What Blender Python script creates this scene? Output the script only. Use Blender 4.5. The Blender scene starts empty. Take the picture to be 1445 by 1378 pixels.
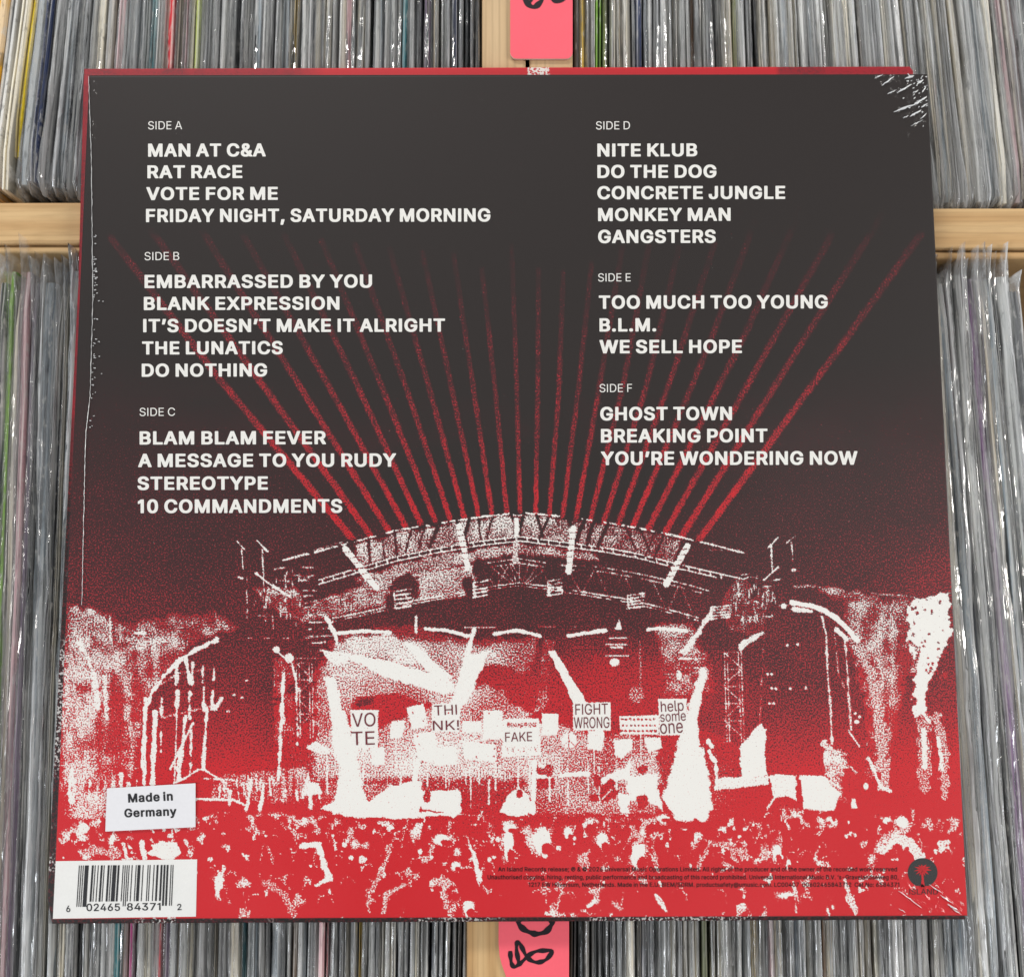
import bpy, bmesh, math, random
import numpy as np
from mathutils import Vector, Matrix

# ------------------------------------------------------------------ camera
SC = bpy.context.scene
COL = SC.collection
F_PX, CX, CY = 1500.0, 722.5, 689.0            # focal length and centre, in photo pixels
RV = np.array([-0.11000, 0.00315, 0.00271]); TV = np.array([-0.00082, 0.00391, -0.38301])
def _rot(a):
    t = np.linalg.norm(a); k = a / t
    K = np.array([[0, -k[2], k[1]], [k[2], 0, -k[0]], [-k[1], k[0], 0]])
    return np.eye(3) + math.sin(t) * K + (1 - math.cos(t)) * K @ K
R_CAM = _rot(RV)
C_POS = -R_CAM.T @ TV
cam = bpy.data.cameras.new('camera'); cam_o = bpy.data.objects.new('camera', cam); COL.objects.link(cam_o)
cam.sensor_fit = 'HORIZONTAL'; cam.sensor_width = 36.0; cam.lens = 36.0 * F_PX / 1445.0
cam.clip_start = 0.01; cam.clip_end = 50
M = Matrix([[*R_CAM.T[i], C_POS[i]] for i in range(3)] + [[0, 0, 0, 1]])
cam_o.matrix_world = M
SC.camera = cam_o
cam.dof.use_dof = True; cam.dof.focus_distance = 0.384; cam.dof.aperture_fstop = 11.0

def at(px, py, z=0.0):
    """world point on the plane at height z seen at a photo pixel"""
    d = R_CAM.T @ np.array([(px - CX) / F_PX, -(py - CY) / F_PX, -1.0])
    s = (z - C_POS[2]) / d[2]
    p = C_POS + s * d
    return (float(p[0]), float(p[1]), float(z))

def to_px(X, Y, Z=0.0):
    P = np.stack([X, Y, np.zeros_like(X) + Z], -1) @ R_CAM.T + TV
    return CX + F_PX * P[..., 0] / -P[..., 2], CY - F_PX * P[..., 1] / -P[..., 2]

# ------------------------------------------------------------------ world and lamps
SC.view_settings.view_transform = 'Standard'; SC.view_settings.look = 'None'
SC.view_settings.gamma = 1.0; SC.view_settings.exposure = 0.0
W = bpy.data.worlds.new('World'); SC.world = W; W.use_nodes = True
W.node_tree.nodes['Background'].inputs[0].default_value = (0.93, 0.96, 1.0, 1)
W.node_tree.nodes['Background'].inputs[1].default_value = 0.36
def lamp(name, loc, aim, sx, sy, watt, col):
    l = bpy.data.lights.new(name, 'AREA'); l.shape = 'RECTANGLE'; l.size = sx; l.size_y = sy
    l.energy = watt; l.color = col
    o = bpy.data.objects.new(name, l); COL.objects.link(o); o.location = loc
    o.rotation_euler = (Vector(aim) - Vector(loc)).to_track_quat('-Z', 'Y').to_euler()
    return o
lamp('ceiling_lamp', (-0.75, 2.05, 1.55), (0, 0, 0), 1.3, 0.25, 41, (1.0, 0.97, 0.93))
lamp('ceiling_lamp', (1.95, 0.25, 1.45), (0, 0, 0), 0.22, 1.2, 29, (1.0, 0.96, 0.90))
lamp('cool_side_light', (-1.6, -0.9, 1.3), (0, 0, 0), 0.8, 0.8, 18, (0.90, 0.95, 1.0))  # soft cool area lamp from the near left
lamp('added_veil_light', (0.85, -0.42, 1.75), (0.1, -.05, 0), 1.3, 1.3, 1.3, (1.0, 0.98, 0.96))  # added dim lamp; its reflection in the film pales the lower right
SC.cycles.transparent_max_bounces = 24
SC.cycles.max_bounces = 8

# ------------------------------------------------------------------ helpers
def tag(o, label=None, cat=None, group=None, kind=None):
    if label: o['label'] = label
    if cat: o['category'] = cat
    if group: o['group'] = group
    if kind: o['kind'] = kind
    return o
def empty(name, loc=(0, 0, 0)):
    o = bpy.data.objects.new(name, None); COL.objects.link(o); o.location = loc; o.empty_display_size = .02
    return o
def adopt(o, parent):
    o.parent = parent
    if parent.type == 'EMPTY': o.location = -parent.location      # meshes are written in world coordinates
def link(name, me, parent=None, mats=()):
    for m in mats: me.materials.append(m)
    o = bpy.data.objects.new(name, me); COL.objects.link(o)
    if parent: adopt(o, parent)
    return o
def mesh(name, V, Fc, parent=None, mats=(), smooth=False):
    me = bpy.data.meshes.new(name); me.from_pydata([tuple(v) for v in V], [], Fc); me.update()
    if smooth:
        for p in me.polygons: p.use_smooth = True
    return link(name, me, parent, mats)
def slab(name, pts, z0, z1, parent=None, mats=(), side=0, bevel=0.0):
    """prism over a polygon of world (x,y) points (counter-clockwise)"""
    bm = bmesh.new()
    top = [bm.verts.new((x, y, z1)) for x, y in pts]; bot = [bm.verts.new((x, y, z0)) for x, y in pts]
    n = len(pts)
    ft = bm.faces.new(top); bm.faces.new(bot[::-1])
    for i in range(n):
        f = bm.faces.new((bot[i], bot[(i + 1) % n], top[(i + 1) % n], top[i])); f.material_index = side
    bmesh.ops.recalc_face_normals(bm, faces=bm.faces)
    if bevel: bmesh.ops.bevel(bm, geom=list(ft.edges), offset=bevel, segments=2, affect='EDGES', profile=.5)
    me = bpy.data.meshes.new(name); bm.to_mesh(me); bm.free()
    return link(name, me, parent, mats)

class NT:
    def __init__(s, name):
        s.m = bpy.data.materials.new(name); s.m.use_nodes = True; s.t = s.m.node_tree
        s.t.nodes.clear(); s.out = s.n('ShaderNodeOutputMaterial')
    def n(s, typ, **kw):
        nd = s.t.nodes.new(typ)
        for k, v in kw.items():
            if isinstance(k, str) and hasattr(nd, k): setattr(nd, k, v)
        return nd
    def l(s, a, b): s.t.links.new(a, b)
    def math(s, op, a, b=None, c=None, clamp=False):
        nd = s.n('ShaderNodeMath', operation=op); nd.use_clamp = clamp
        for i, v in enumerate((a, b, c)):
            if v is None: continue
            if hasattr(v, 'links'): s.l(v, nd.inputs[i])
            else: nd.inputs[i].default_value = v
        return nd.outputs[0]
    def mix(s, f, a, b):
        nd = s.n('ShaderNodeMix', data_type='RGBA')
        for i, v in ((0, f), (6, a), (7, b)):
            if hasattr(v, 'links'): s.l(v, nd.inputs[i])
            else: nd.inputs[i].default_value = v if i == 0 else (*v, 1)[:4]
        return nd.outputs[2]
    def noise(s, vec, scale, detail=2, rough=.5, dist=0):
        nd = s.n('ShaderNodeTexNoise'); s.l(vec, nd.inputs['Vector'])
        nd.inputs['Scale'].default_value = scale; nd.inputs['Detail'].default_value = detail
        nd.inputs['Roughness'].default_value = rough; nd.inputs['Distortion'].default_value = dist
        return nd.outputs[0]
    def mapr(s, v, a, b, c=0, d=1):
        nd = s.n('ShaderNodeMapRange'); s.l(v, nd.inputs[0])
        for i, q in enumerate((a, b, c, d)): nd.inputs[i + 1].default_value = q
        return nd.outputs[0]
    def coord(s, which='Object', scale=(1, 1, 1)):
        c = s.n('ShaderNodeTexCoord'); mp = s.n('ShaderNodeMapping'); s.l(c.outputs[which], mp.inputs[0])
        mp.inputs['Scale'].default_value = scale; return mp.outputs[0]
    def bsdf(s, col, rough=.5, spec=.5, **kw):
        b = s.n('ShaderNodeBsdfPrincipled')
        for k, v in (('Base Color', col), ('Roughness', rough), ('Specular IOR Level', spec), *kw.items()):
            if hasattr(v, 'links'): s.l(v, b.inputs[k])
            elif isinstance(v, tuple): b.inputs[k].default_value = (*v, 1)[:4]
            else: b.inputs[k].default_value = v
        s.l(b.outputs[0], s.out.inputs[0]); return b
    def schlick(s, normal, f0=.04):
        lw = s.n('ShaderNodeLayerWeight'); lw.inputs['Blend'].default_value = .5; s.l(normal, lw.inputs['Normal'])
        return s.math('MULTIPLY_ADD', s.math('POWER', lw.outputs['Facing'], 5.0), 1 - f0, f0)
    def bump(s, b, h, strength, dist):
        nd = s.n('ShaderNodeBump'); nd.inputs['Strength'].default_value = strength
        nd.inputs['Distance'].default_value = dist; s.l(h, nd.inputs['Height']); s.l(nd.outputs[0], b.inputs['Normal'])
def plain(name, col, rough=.6, spec=.3):
    t = NT(name); v = t.coord(); n = t.noise(v, 900, 3)
    g_ = t.noise(v, 45, 4, .6)
    c = t.mix(t.mapr(n, .3, .7, 0, .12), col, tuple(x * .75 for x in col)); c = t.mix(t.mapr(g_, .5, .75, 0, .22), c, tuple(x * .8 for x in col)); t.bsdf(c, rough, spec); return t.m

# ------------------------------------------------------------------ materials
INK_W, INK_R, INK_K = (.80, .785, .745), (.56, .0105, .0165), (.0195, .0140, .0125)
def print_material():
    t = NT('cover_print'); v = t.coord()
    aw = t.n('ShaderNodeAttribute', attribute_name='white_ink').outputs['Fac']
    ar = t.n('ShaderNodeAttribute', attribute_name='red_ink').outputs['Fac']
    n1 = t.noise(v, 1850, 1, .5); n2 = t.noise(t.coord(scale=(1.03, 1.01, 1)), 1800, 1, .5, .2)
    def thr(f, n, s):
        a = t.math('MULTIPLY_ADD', f, 1.66, -.41); b = t.math('MULTIPLY_ADD', n, 2.7, -.85)
        return t.mapr(t.math('SUBTRACT', a, b), -s, s)
    fr = thr(ar, n2, .22); fw = thr(t.math('SUBTRACT', aw, .045), n1, .20)
    # soft variation of the ink film
    big = t.noise(v, 14, 3)
    red = t.mix(t.mapr(big, .35, .7), INK_R, (.60, .019, .026))
    # where little red is printed it is thin: both inks run together into maroon
    red = t.mix(t.mapr(ar, .28, .72), (.26, .024, .034), red); base = t.mix(t.mapr(ar, .03, .62), INK_K, (.070, .0120, .015))
    dk = t.mix(fr, base, red)
    c = t.mix(fw, dk, INK_W)
    b = t.bsdf(c, .5, .25)
    t.bump(b, t.noise(v, 700, 2), .03, .0003)
    return t.m
def wood_material(name, c1, c2, sc=1.0):
    t = NT(name); v = t.coord(scale=(6, 60, 60)); oi = t.n('ShaderNodeObjectInfo')
    ad = t.n('ShaderNodeVectorMath', operation='ADD'); t.l(v, ad.inputs[0])
    cb = t.n('ShaderNodeCombineXYZ'); r = t.math('MULTIPLY', oi.outputs['Random'], 50.0)
    for i in range(3): t.l(r, cb.inputs[i])
    t.l(cb.outputs[0], ad.inputs[1]); vv = ad.outputs[0]
    g = t.noise(vv, 1.6 * sc, 4, .55, 1.2); fine = t.noise(vv, 9 * sc, 3, .6)
    w = t.n('ShaderNodeTexWave', wave_type='BANDS', bands_direction='Y'); t.l(vv, w.inputs[0])
    w.inputs['Scale'].default_value = .55 * sc; w.inputs['Distortion'].default_value = 5; w.inputs['Detail'].default_value = 2
    w.inputs['Detail Scale'].default_value = .6
    f = t.math('MULTIPLY_ADD', w.outputs['Fac'], .45, t.math('MULTIPLY', g, .6))
    c = t.mix(t.mapr(f, .25, .80), c1, c2)
    ln = t.n('ShaderNodeTexWave', wave_type='BANDS', bands_direction='Y'); t.l(vv, ln.inputs[0]); ln.inputs['Scale'].default_value = 2.6 * sc; ln.inputs['Distortion'].default_value = 9; ln.inputs['Detail'].default_value = 3; ln.inputs['Detail Scale'].default_value = .4
    c = t.mix(t.math('MULTIPLY', t.mapr(ln.outputs['Fac'], .65, 1.0, 0, .5), t.mapr(g, .35, .65)), c, tuple(x * .60 for x in c2))
    c = t.mix(t.mapr(fine, .45, .75, 0, .3), c, tuple(x * .62 for x in c2))
    spot = t.noise(vv, .5, 2, .4)
    c = t.mix(t.mapr(spot, .58, .72, 0, .35), c, (.42, .20, .07))
    b = t.bsdf(c, .55, .3); t.bump(b, fine, .25, .0004); return t.m
def jacket_material():
    t = NT('card_jacket'); oi = t.n('ShaderNodeObjectInfo')
    v = t.coord(); ad = t.n('ShaderNodeVectorMath', operation='ADD'); t.l(v, ad.inputs[0])
    cb = t.n('ShaderNodeCombineXYZ'); r = t.math('MULTIPLY', oi.outputs['Random'], 9.0)
    for i in range(3): t.l(r, cb.inputs[i])
    t.l(cb.outputs[0], ad.inputs[1])
    sp = t.n('ShaderNodeMapping'); t.l(ad.outputs[0], sp.inputs[0]); sp.inputs['Scale'].default_value = (2.6, 9, 40)
    st = t.noise(sp.outputs[0], 1, 2)
    sp2 = t.n('ShaderNodeMapping'); t.l(ad.outputs[0], sp2.inputs[0]); sp2.inputs['Scale'].default_value = (2.5, 170, 100)
    wear = t.noise(sp2.outputs[0], 1, 3, .65)
    base = oi.outputs['Color']
    c = t.mix(t.mapr(st, .52, .58, 0, .45), base, (.80, .79, .75)); c = t.mix(t.mapr(st, .47, .40, 0, .7), c, (.045, .047, .05))
    c = t.mix(t.mapr(wear, .56, .66, 0, .55), c, (.62, .60, .56))
    c = t.mix(t.mapr(wear, .42, .32, 0, .5), c, (.06, .06, .065))
    c = t.mix(t.mapr(t.noise(ad.outputs[0], .7, 1), .40, .36, 0, .7), c, (.05, .05, .055))
    t.bsdf(c, .5, .35); return t.m
def bag_material():
    t = NT('clear_plastic'); oi = t.n('ShaderNodeObjectInfo'); v = t.coord()
    def shifted(scale):
        cb = t.n('ShaderNodeCombineXYZ'); r = t.math('MULTIPLY', oi.outputs['Random'], 30.0)
        for i in range(3): t.l(r, cb.inputs[i])
        sp = t.n('ShaderNodeMapping'); t.l(v, sp.inputs[0]); sp.inputs['Scale'].default_value = scale
        t.l(cb.outputs[0], sp.inputs['Location']); return sp.outputs[0]
    n = t.noise(shifted((2.8, 5, 40)), 1, 2, .5); f = t.noise(shifted((3.5, 45, 90)), 1, 3, .6)
    tr = t.n('ShaderNodeBsdfTransparent')
    b = t.n('ShaderNodeBsdfPrincipled')
    b.inputs['Base Color'].default_value = (.86, .87, .87, 1); b.inputs['Roughness'].default_value = .10
    b.inputs['Specular IOR Level'].default_value = 1.0
    a = t.math('ADD', t.mapr(n, .42, .66, .10, .55), t.mapr(f, .60, .72, 0, .28), clamp=True)
    sz = t.n('ShaderNodeSeparateXYZ'); t.l(v, sz.inputs[0])
    a = t.math('MULTIPLY', a, t.mapr(sz.outputs[2], -.014, -.003, .22, 1.1)); a = t.math('MULTIPLY', a, oi.outputs['Alpha']); t.l(a, b.inputs['Alpha'])
    bp = t.n('ShaderNodeBump'); bp.inputs['Strength'].default_value = .8; bp.inputs['Distance'].default_value = .0012
    t.l(t.noise(shifted((6, 34, 200)), 1, 2), bp.inputs['Height']); t.l(bp.outputs[0], b.inputs['Normal'])
    gl = t.n('ShaderNodeBsdfGlossy'); gl.inputs['Roughness'].default_value = .10; t.l(bp.outputs[0], gl.inputs['Normal'])
    mx = t.n('ShaderNodeMixShader'); t.l(t.schlick(bp.outputs[0], .085), mx.inputs[0]); t.l(b.outputs[0], mx.inputs[1]); t.l(gl.outputs[0], mx.inputs[2])
    t.l(mx.outputs[0], t.out.inputs[0]); return t.m
def film_material():
    t = NT('shrink_film'); v = t.coord()
    tr = t.n('ShaderNodeBsdfTransparent'); gl = t.n('ShaderNodeBsdfGlossy'); gl.inputs['Roughness'].default_value = .14
    bp = t.n('ShaderNodeBump'); bp.inputs['Strength'].default_value = .12; bp.inputs['Distance'].default_value = .001
    t.l(t.noise(t.coord(scale=(30, 60, 30)), 1, 3), bp.inputs['Height']); t.l(bp.outputs[0], gl.inputs['Normal'])
    mx = t.n('ShaderNodeMixShader'); t.l(t.schlick(bp.outputs[0], .034), mx.inputs[0])
    t.l(tr.outputs[0], mx.inputs[1]); t.l(gl.outputs[0], mx.inputs[2]); t.l(mx.outputs[0], t.out.inputs[0]); return t.m
M_PRINT = print_material(); M_WOOD = wood_material('pine', (.62, .42, .21), (.50, .30, .13)); M_JACK = jacket_material()
M_PLY = wood_material('pale_pine', (.60, .43, .25), (.54, .37, .20), .7)
M_BAG = bag_material(); M_FILM = film_material()
M_WHITE = plain('white_print', INK_W, .5); M_BLACK = plain('black_print', (.018, .018, .02), .5)
M_CHAR = plain('charcoal_print', (.03, .03, .03), .5)
M_RED = plain('red_print', INK_R, .5); M_LABEL = plain('white_label_paper', (.80, .795, .77), .55)
M_STICK = plain('white_sticker_paper', (.74, .735, .76), .5); M_PINK = plain('pink_card', (.90, .135, .175), .7, .15)
M_CARDEDGE = plain('card_edge', (.75, .68, .62), .8); M_INK = plain('marker_ink', (.012, .008, .012), .45)
M_DARK = plain('dark_board', (.02, .02, .022), .55)

# outlines: for each character its advance, then its closed contours as x, y, x, y ...
GLY = {
 'B': {
  "&": (496, [[461,-18,449,-22,353,-22,342,-19,323,1,287,-16,247,-26,235,-28,155,-28,123,-22,99,-14,79,-4,55,14,28,43,16,63,8,85,2,119,2,147,10,187,24,213,61,254,91,279,68,311,54,337,44,379,44,417,48,441,62,473,97,510,121,524,161,534,239,534,267,528,291,518,305,508,332,481,348,453,356,417,356,393,350,361,336,331,318,309,299,290,263,261,315,200,318,235,327,244,337,246,419,246,429,244,438,235,440,201,432,149,422,117,407,87,468,13,468,-9],[247,91,168,187,162,187,145,170,130,143,130,119,138,99,152,85,175,72,193,69,219,74,243,86],[189,353,214,371,222,381,230,401,230,411,223,424,213,434,203,438,181,427,174,419,170,407,170,389,174,375]]),
  ",": (236, [[17,-140,8,-131,6,-115,38,81,47,90,57,92,147,92,157,90,166,81,168,67,166,55,114,-131,105,-140,95,-142,27,-142]]),
  ".": (236, [[170,15,163,2,147,-14,127,-24,117,-26,75,-26,57,-22,35,-6,22,13,18,33,18,49,22,69,31,84,39,92,61,106,71,108,119,108,135,104,147,96,162,81,170,67,172,53]]),
  "0": (501, [[265,-28,189,-28,177,-26,141,-16,105,6,73,38,50,73,32,121,18,199,16,285,20,325,26,363,38,407,58,449,74,471,115,510,145,526,197,538,255,538,289,532,325,518,353,498,379,472,404,433,420,391,434,317,436,299,436,209,434,191,420,117,404,75,390,51,374,31,336,-3,313,-16],[233,436,219,436,201,428,193,422,174,401,160,375,152,353,142,297,142,211,146,181,158,139,172,111,189,90,213,76,227,73,241,76,260,87,274,101,284,115,296,141,304,167,312,225,310,305,306,333,296,367,282,397,270,413,255,426]]),
  "1": (348, [[225,-22,139,-22,129,-20,120,-11,118,3,117,381,115,382,75,356,57,350,33,350,23,352,14,361,12,375,12,433,15,448,24,457,105,514,123,526,137,530,225,530,233,528,241,520,244,505,244,3,241,-12,233,-20]]),
  "A": (528, [[189,530,287,530,297,528,308,517,492,17,494,3,492,-11,483,-20,473,-22,383,-22,372,-19,364,-11,322,111,315,120,161,119,116,-11,108,-19,97,-22,5,-22,-5,-20,-14,-11,-14,11,-8,31,168,515,178,527],[239,342,198,221,281,221]]),
  "B": (504, [[38,527,49,530,285,530,297,528,337,518,361,506,379,492,406,463,418,441,426,415,430,389,430,359,424,325,416,305,404,289,382,267,395,258,420,233,440,201,450,153,450,121,444,87,432,57,416,35,391,12,359,-6,341,-12,285,-22,49,-22,39,-20,30,-11,28,3,28,505,30,519],[157,207,157,79,227,78,271,82,301,94,314,107,322,127,322,151,307,180,285,198,257,208],[157,307,221,306,243,308,263,314,282,325,298,345,304,363,304,381,291,408,277,420,255,428,241,430,157,429]]),
  "C": (558, [[399,0,379,-10,349,-20,309,-28,225,-28,177,-18,139,-2,99,26,74,51,59,70,32,119,16,171,8,231,10,299,20,355,32,389,48,421,73,456,112,493,153,518,205,534,235,538,299,538,337,532,365,524,401,508,433,484,458,459,471,442,490,407,500,377,504,355,502,337,495,330,483,326,397,326,387,328,379,336,372,359,362,379,352,393,331,412,309,424,283,432,267,434,243,430,211,416,190,401,178,389,162,367,152,347,140,311,136,287,136,221,144,183,154,157,168,133,187,110,215,90,233,82,259,76,277,76,307,84,323,92,347,110,357,122,370,145,378,171,387,180,397,182,483,182,493,180,501,172,504,157,502,139,494,111,480,81,454,45,426,19]]),
  "D": (550, [[38,-19,30,-11,28,3,28,505,30,519,39,528,49,530,273,530,309,524,343,514,389,490,409,474,430,453,454,421,472,385,482,355,492,299,494,231,484,165,472,125,446,77,411,38,379,14,343,-4,301,-16,255,-22,49,-22],[157,79,197,78,245,82,275,90,299,102,323,121,337,138,348,157,358,183,366,223,366,287,356,333,340,367,330,381,315,396,299,408,263,424,225,430,159,430,156,427]]),
  "E": (467, [[395,-20,385,-22,49,-22,39,-20,30,-11,28,3,28,505,30,519,39,528,49,530,383,530,393,528,402,519,404,505,404,455,402,441,393,432,383,430,159,430,156,427,157,309,365,308,375,306,382,299,386,283,386,231,384,217,375,208,365,206,157,205,157,79,385,78,395,76,404,67,406,53,406,3,404,-11]]),
  "F": (458, [[39,-20,30,-11,28,3,28,505,30,519,39,528,49,530,379,530,389,528,398,519,400,505,400,455,398,441,389,432,379,430,159,430,156,427,157,301,357,300,367,298,376,289,378,275,378,223,376,209,367,200,357,198,157,197,156,3,154,-11,145,-20,135,-22,49,-22]]),
  "G": (568, [[157,520,203,534,233,538,299,538,315,536,345,530,375,520,418,495,462,453,478,431,494,399,502,375,506,351,504,337,496,329,485,326,397,326,387,328,379,336,364,371,343,399,331,410,307,424,289,430,265,434,249,432,207,414,193,404,176,387,152,347,142,319,136,287,136,221,144,183,154,157,181,116,198,101,229,84,259,76,279,76,305,82,319,88,344,105,368,137,376,155,380,175,271,176,260,179,252,187,250,201,250,253,252,267,260,275,271,278,489,278,499,276,508,267,510,253,510,181,502,129,490,95,469,60,433,22,409,4,377,-12,337,-24,311,-28,225,-28,165,-14,127,4,103,22,63,64,46,89,34,113,20,153,12,195,8,231,10,299,22,363,38,405,68,451,89,474,116,497]]),
  "H": (565, [[38,-19,30,-11,28,3,28,505,31,520,39,528,49,530,135,530,145,528,154,519,156,505,157,311,357,310,360,313,360,505,362,519,371,528,381,530,467,530,478,527,486,519,488,505,488,3,485,-12,477,-20,467,-22,381,-22,371,-20,362,-11,360,3,359,209,159,210,156,207,156,3,154,-11,145,-20,135,-22,49,-22]]),
  "I": (238, [[51,530,139,530,147,528,155,520,158,505,158,3,154,-13,147,-20,137,-22,49,-22,41,-20,33,-12,30,3,30,505,34,521,41,528]]),
  "J": (444, [[357,528,366,519,368,505,368,127,360,81,348,51,334,31,302,1,277,-14,245,-24,225,-28,145,-28,115,-22,77,-6,51,14,32,35,22,49,12,71,2,119,0,169,2,183,11,192,21,194,109,194,119,192,128,183,130,169,130,131,136,109,146,93,161,80,185,73,205,78,217,86,230,101,240,131,240,505,242,519,251,528,261,530,347,530]]),
  "K": (515, [[470,-19,459,-22,361,-22,350,-19,333,0,199,190,193,195,156,155,156,3,153,-12,145,-20,135,-22,49,-22,39,-20,31,-12,28,3,28,505,30,519,38,527,49,530,135,530,145,528,154,519,156,505,157,332,180,353,341,528,351,530,457,530,467,528,475,520,477,507,475,494,283,287,476,17,479,1,478,-9]]),
  "L": (441, [[39,528,49,530,135,530,145,528,154,519,156,505,157,79,371,78,381,76,390,67,392,53,392,3,390,-11,381,-20,371,-22,49,-22,39,-20,30,-11,28,3,28,505,30,519]]),
  "M": (676, [[591,526,598,519,600,505,600,3,598,-11,591,-18,579,-22,493,-22,483,-20,474,-11,472,3,471,238,374,-9,363,-20,353,-22,275,-22,265,-20,255,-10,155,239,154,3,152,-11,143,-20,133,-22,49,-22,39,-20,32,-13,28,3,28,505,30,519,37,526,49,530,163,530,173,528,183,518,315,181,445,518,455,528,465,530,579,530]]),
  "N": (571, [[484,-19,473,-22,375,-22,363,-18,344,7,157,300,156,3,154,-11,145,-20,135,-22,49,-22,39,-20,31,-12,28,3,28,505,30,519,38,527,49,530,149,530,161,526,172,513,365,210,366,505,368,519,377,528,387,530,473,530,483,528,491,520,494,505,494,3,492,-11]]),
  "O": (581, [[379,-10,357,-18,309,-28,225,-28,165,-14,129,4,93,32,60,69,48,87,32,119,16,171,8,231,10,299,20,355,32,389,48,421,75,458,112,493,153,518,205,534,235,538,299,538,329,534,371,522,414,499,433,484,458,459,486,421,502,389,516,343,524,291,524,217,512,149,502,119,486,87,458,49,424,17],[267,434,243,430,217,420,194,405,178,389,152,347,142,319,136,287,136,221,138,209,148,171,160,145,180,117,199,100,233,82,259,76,275,76,305,84,325,94,352,115,372,143,386,173,394,201,398,231,398,277,394,307,384,341,368,373,345,400,323,416,291,430]]),
  "P": (493, [[39,-20,30,-11,28,3,28,505,30,519,39,528,49,530,279,530,333,518,367,500,396,475,418,447,428,425,436,395,440,371,440,323,434,289,426,265,416,245,404,229,378,203,357,188,325,174,269,164,157,163,156,3,154,-11,145,-20,135,-22,49,-22],[157,265,235,264,249,266,273,274,294,291,306,311,310,323,312,333,312,363,306,385,291,408,281,416,251,428,237,430,157,429]]),
  "R": (497, [[39,528,49,530,281,530,295,528,341,516,365,504,381,492,407,466,426,435,436,401,440,377,440,327,436,303,428,275,411,244,387,218,357,197,458,13,458,-11,450,-19,439,-22,341,-22,329,-18,314,3,230,163,223,174,219,176,157,175,156,3,154,-11,147,-18,135,-22,49,-22,39,-20,31,-12,28,3,28,505,30,519],[157,277,247,278,271,284,291,296,304,311,312,335,312,371,298,403,281,418,263,426,251,428,237,430,157,429]]),
  "S": (495, [[307,530,335,520,361,506,383,488,405,464,422,435,428,417,432,393,432,381,428,365,421,358,411,356,325,356,315,358,306,367,300,395,287,412,257,430,233,436,217,436,187,428,164,413,148,387,148,365,156,351,177,334,235,312,331,286,379,260,408,233,424,213,430,201,440,155,440,125,436,97,430,77,411,44,384,15,353,-6,311,-22,269,-30,179,-30,143,-24,111,-14,68,11,42,37,30,53,12,95,6,129,8,147,16,155,27,158,115,158,125,156,134,147,140,121,146,109,157,96,183,80,213,72,235,72,255,76,288,93,295,99,306,113,314,131,314,145,304,165,285,180,233,200,163,218,123,232,85,252,67,266,48,285,34,305,28,319,20,359,20,385,24,413,30,433,49,466,79,496,99,510,129,524,165,534,193,538,261,538]]),
  "T": (497, [[267,-22,181,-22,171,-20,162,-11,160,3,159,429,21,430,11,432,2,441,0,455,0,505,2,519,11,528,21,530,427,530,437,528,446,519,448,505,448,455,446,441,437,432,427,430,291,430,288,427,288,3,284,-13,277,-20]]),
  "U": (565, [[38,527,49,530,135,530,145,528,154,519,156,505,156,163,170,125,180,111,193,98,225,80,255,74,277,76,293,80,324,97,344,119,360,157,360,505,362,519,371,528,381,530,467,530,477,528,486,519,488,505,488,147,480,105,464,69,448,47,407,8,367,-14,311,-28,293,-30,207,-28,169,-20,129,-4,93,22,60,59,44,87,36,109,28,157,28,505,30,519]]),
  "V": (528, [[-12,521,-5,528,5,530,95,530,105,528,116,517,241,165,364,519,373,528,383,530,473,530,483,528,492,519,494,505,488,481,310,-9,299,-20,289,-22,193,-22,183,-20,172,-9,-12,489,-15,507]]),
  "W": (734, [[700,519,701,507,696,479,564,-1,560,-11,553,-18,541,-22,443,-22,433,-20,424,-11,343,289,259,-12,251,-20,241,-22,143,-22,133,-20,126,-13,-14,495,-14,517,-7,526,5,530,93,530,103,528,114,517,193,210,202,235,274,517,285,528,295,530,391,530,401,528,412,517,462,317,490,213,493,210,572,519,581,528,591,530,681,530,691,528]]),
  "X": (522, [[-5,-18,-12,-9,-12,13,162,259,138,297,0,495,-1,507,2,521,9,528,19,530,117,530,127,528,146,505,232,375,239,369,316,483,351,528,361,530,455,530,467,526,474,517,476,505,474,493,324,279,314,261,486,13,487,1,484,-13,477,-20,467,-22,371,-22,361,-20,343,0,237,153,123,-10,113,-20,103,-22,7,-22]]),
  "Y": (520, [[191,-22,181,-20,174,-13,170,3,170,201,-12,493,-14,505,-12,519,-3,528,7,530,103,530,114,527,128,511,218,361,235,335,237,335,344,511,358,527,369,530,465,530,475,528,484,517,485,507,482,491,300,199,300,3,298,-11,289,-20,279,-22]]),
  "a": (437, [[358,-19,347,-22,265,-22,255,-20,247,-14,225,-24,197,-30,123,-30,95,-24,61,-10,45,2,27,20,10,45,6,55,-2,95,-2,121,2,147,8,165,20,183,41,204,83,226,145,240,231,250,241,254,244,259,242,275,232,293,215,304,201,308,179,306,161,298,144,285,131,264,123,256,111,252,85,252,19,270,10,279,10,303,31,340,60,369,95,390,135,402,163,406,227,406,261,400,287,392,316,375,341,350,358,321,368,277,368,3,366,-11],[243,153,185,146,163,142,143,134,129,122,124,111,124,101,128,89,139,78,165,68,187,70,209,80,228,97,238,113,244,131]]),
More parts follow.
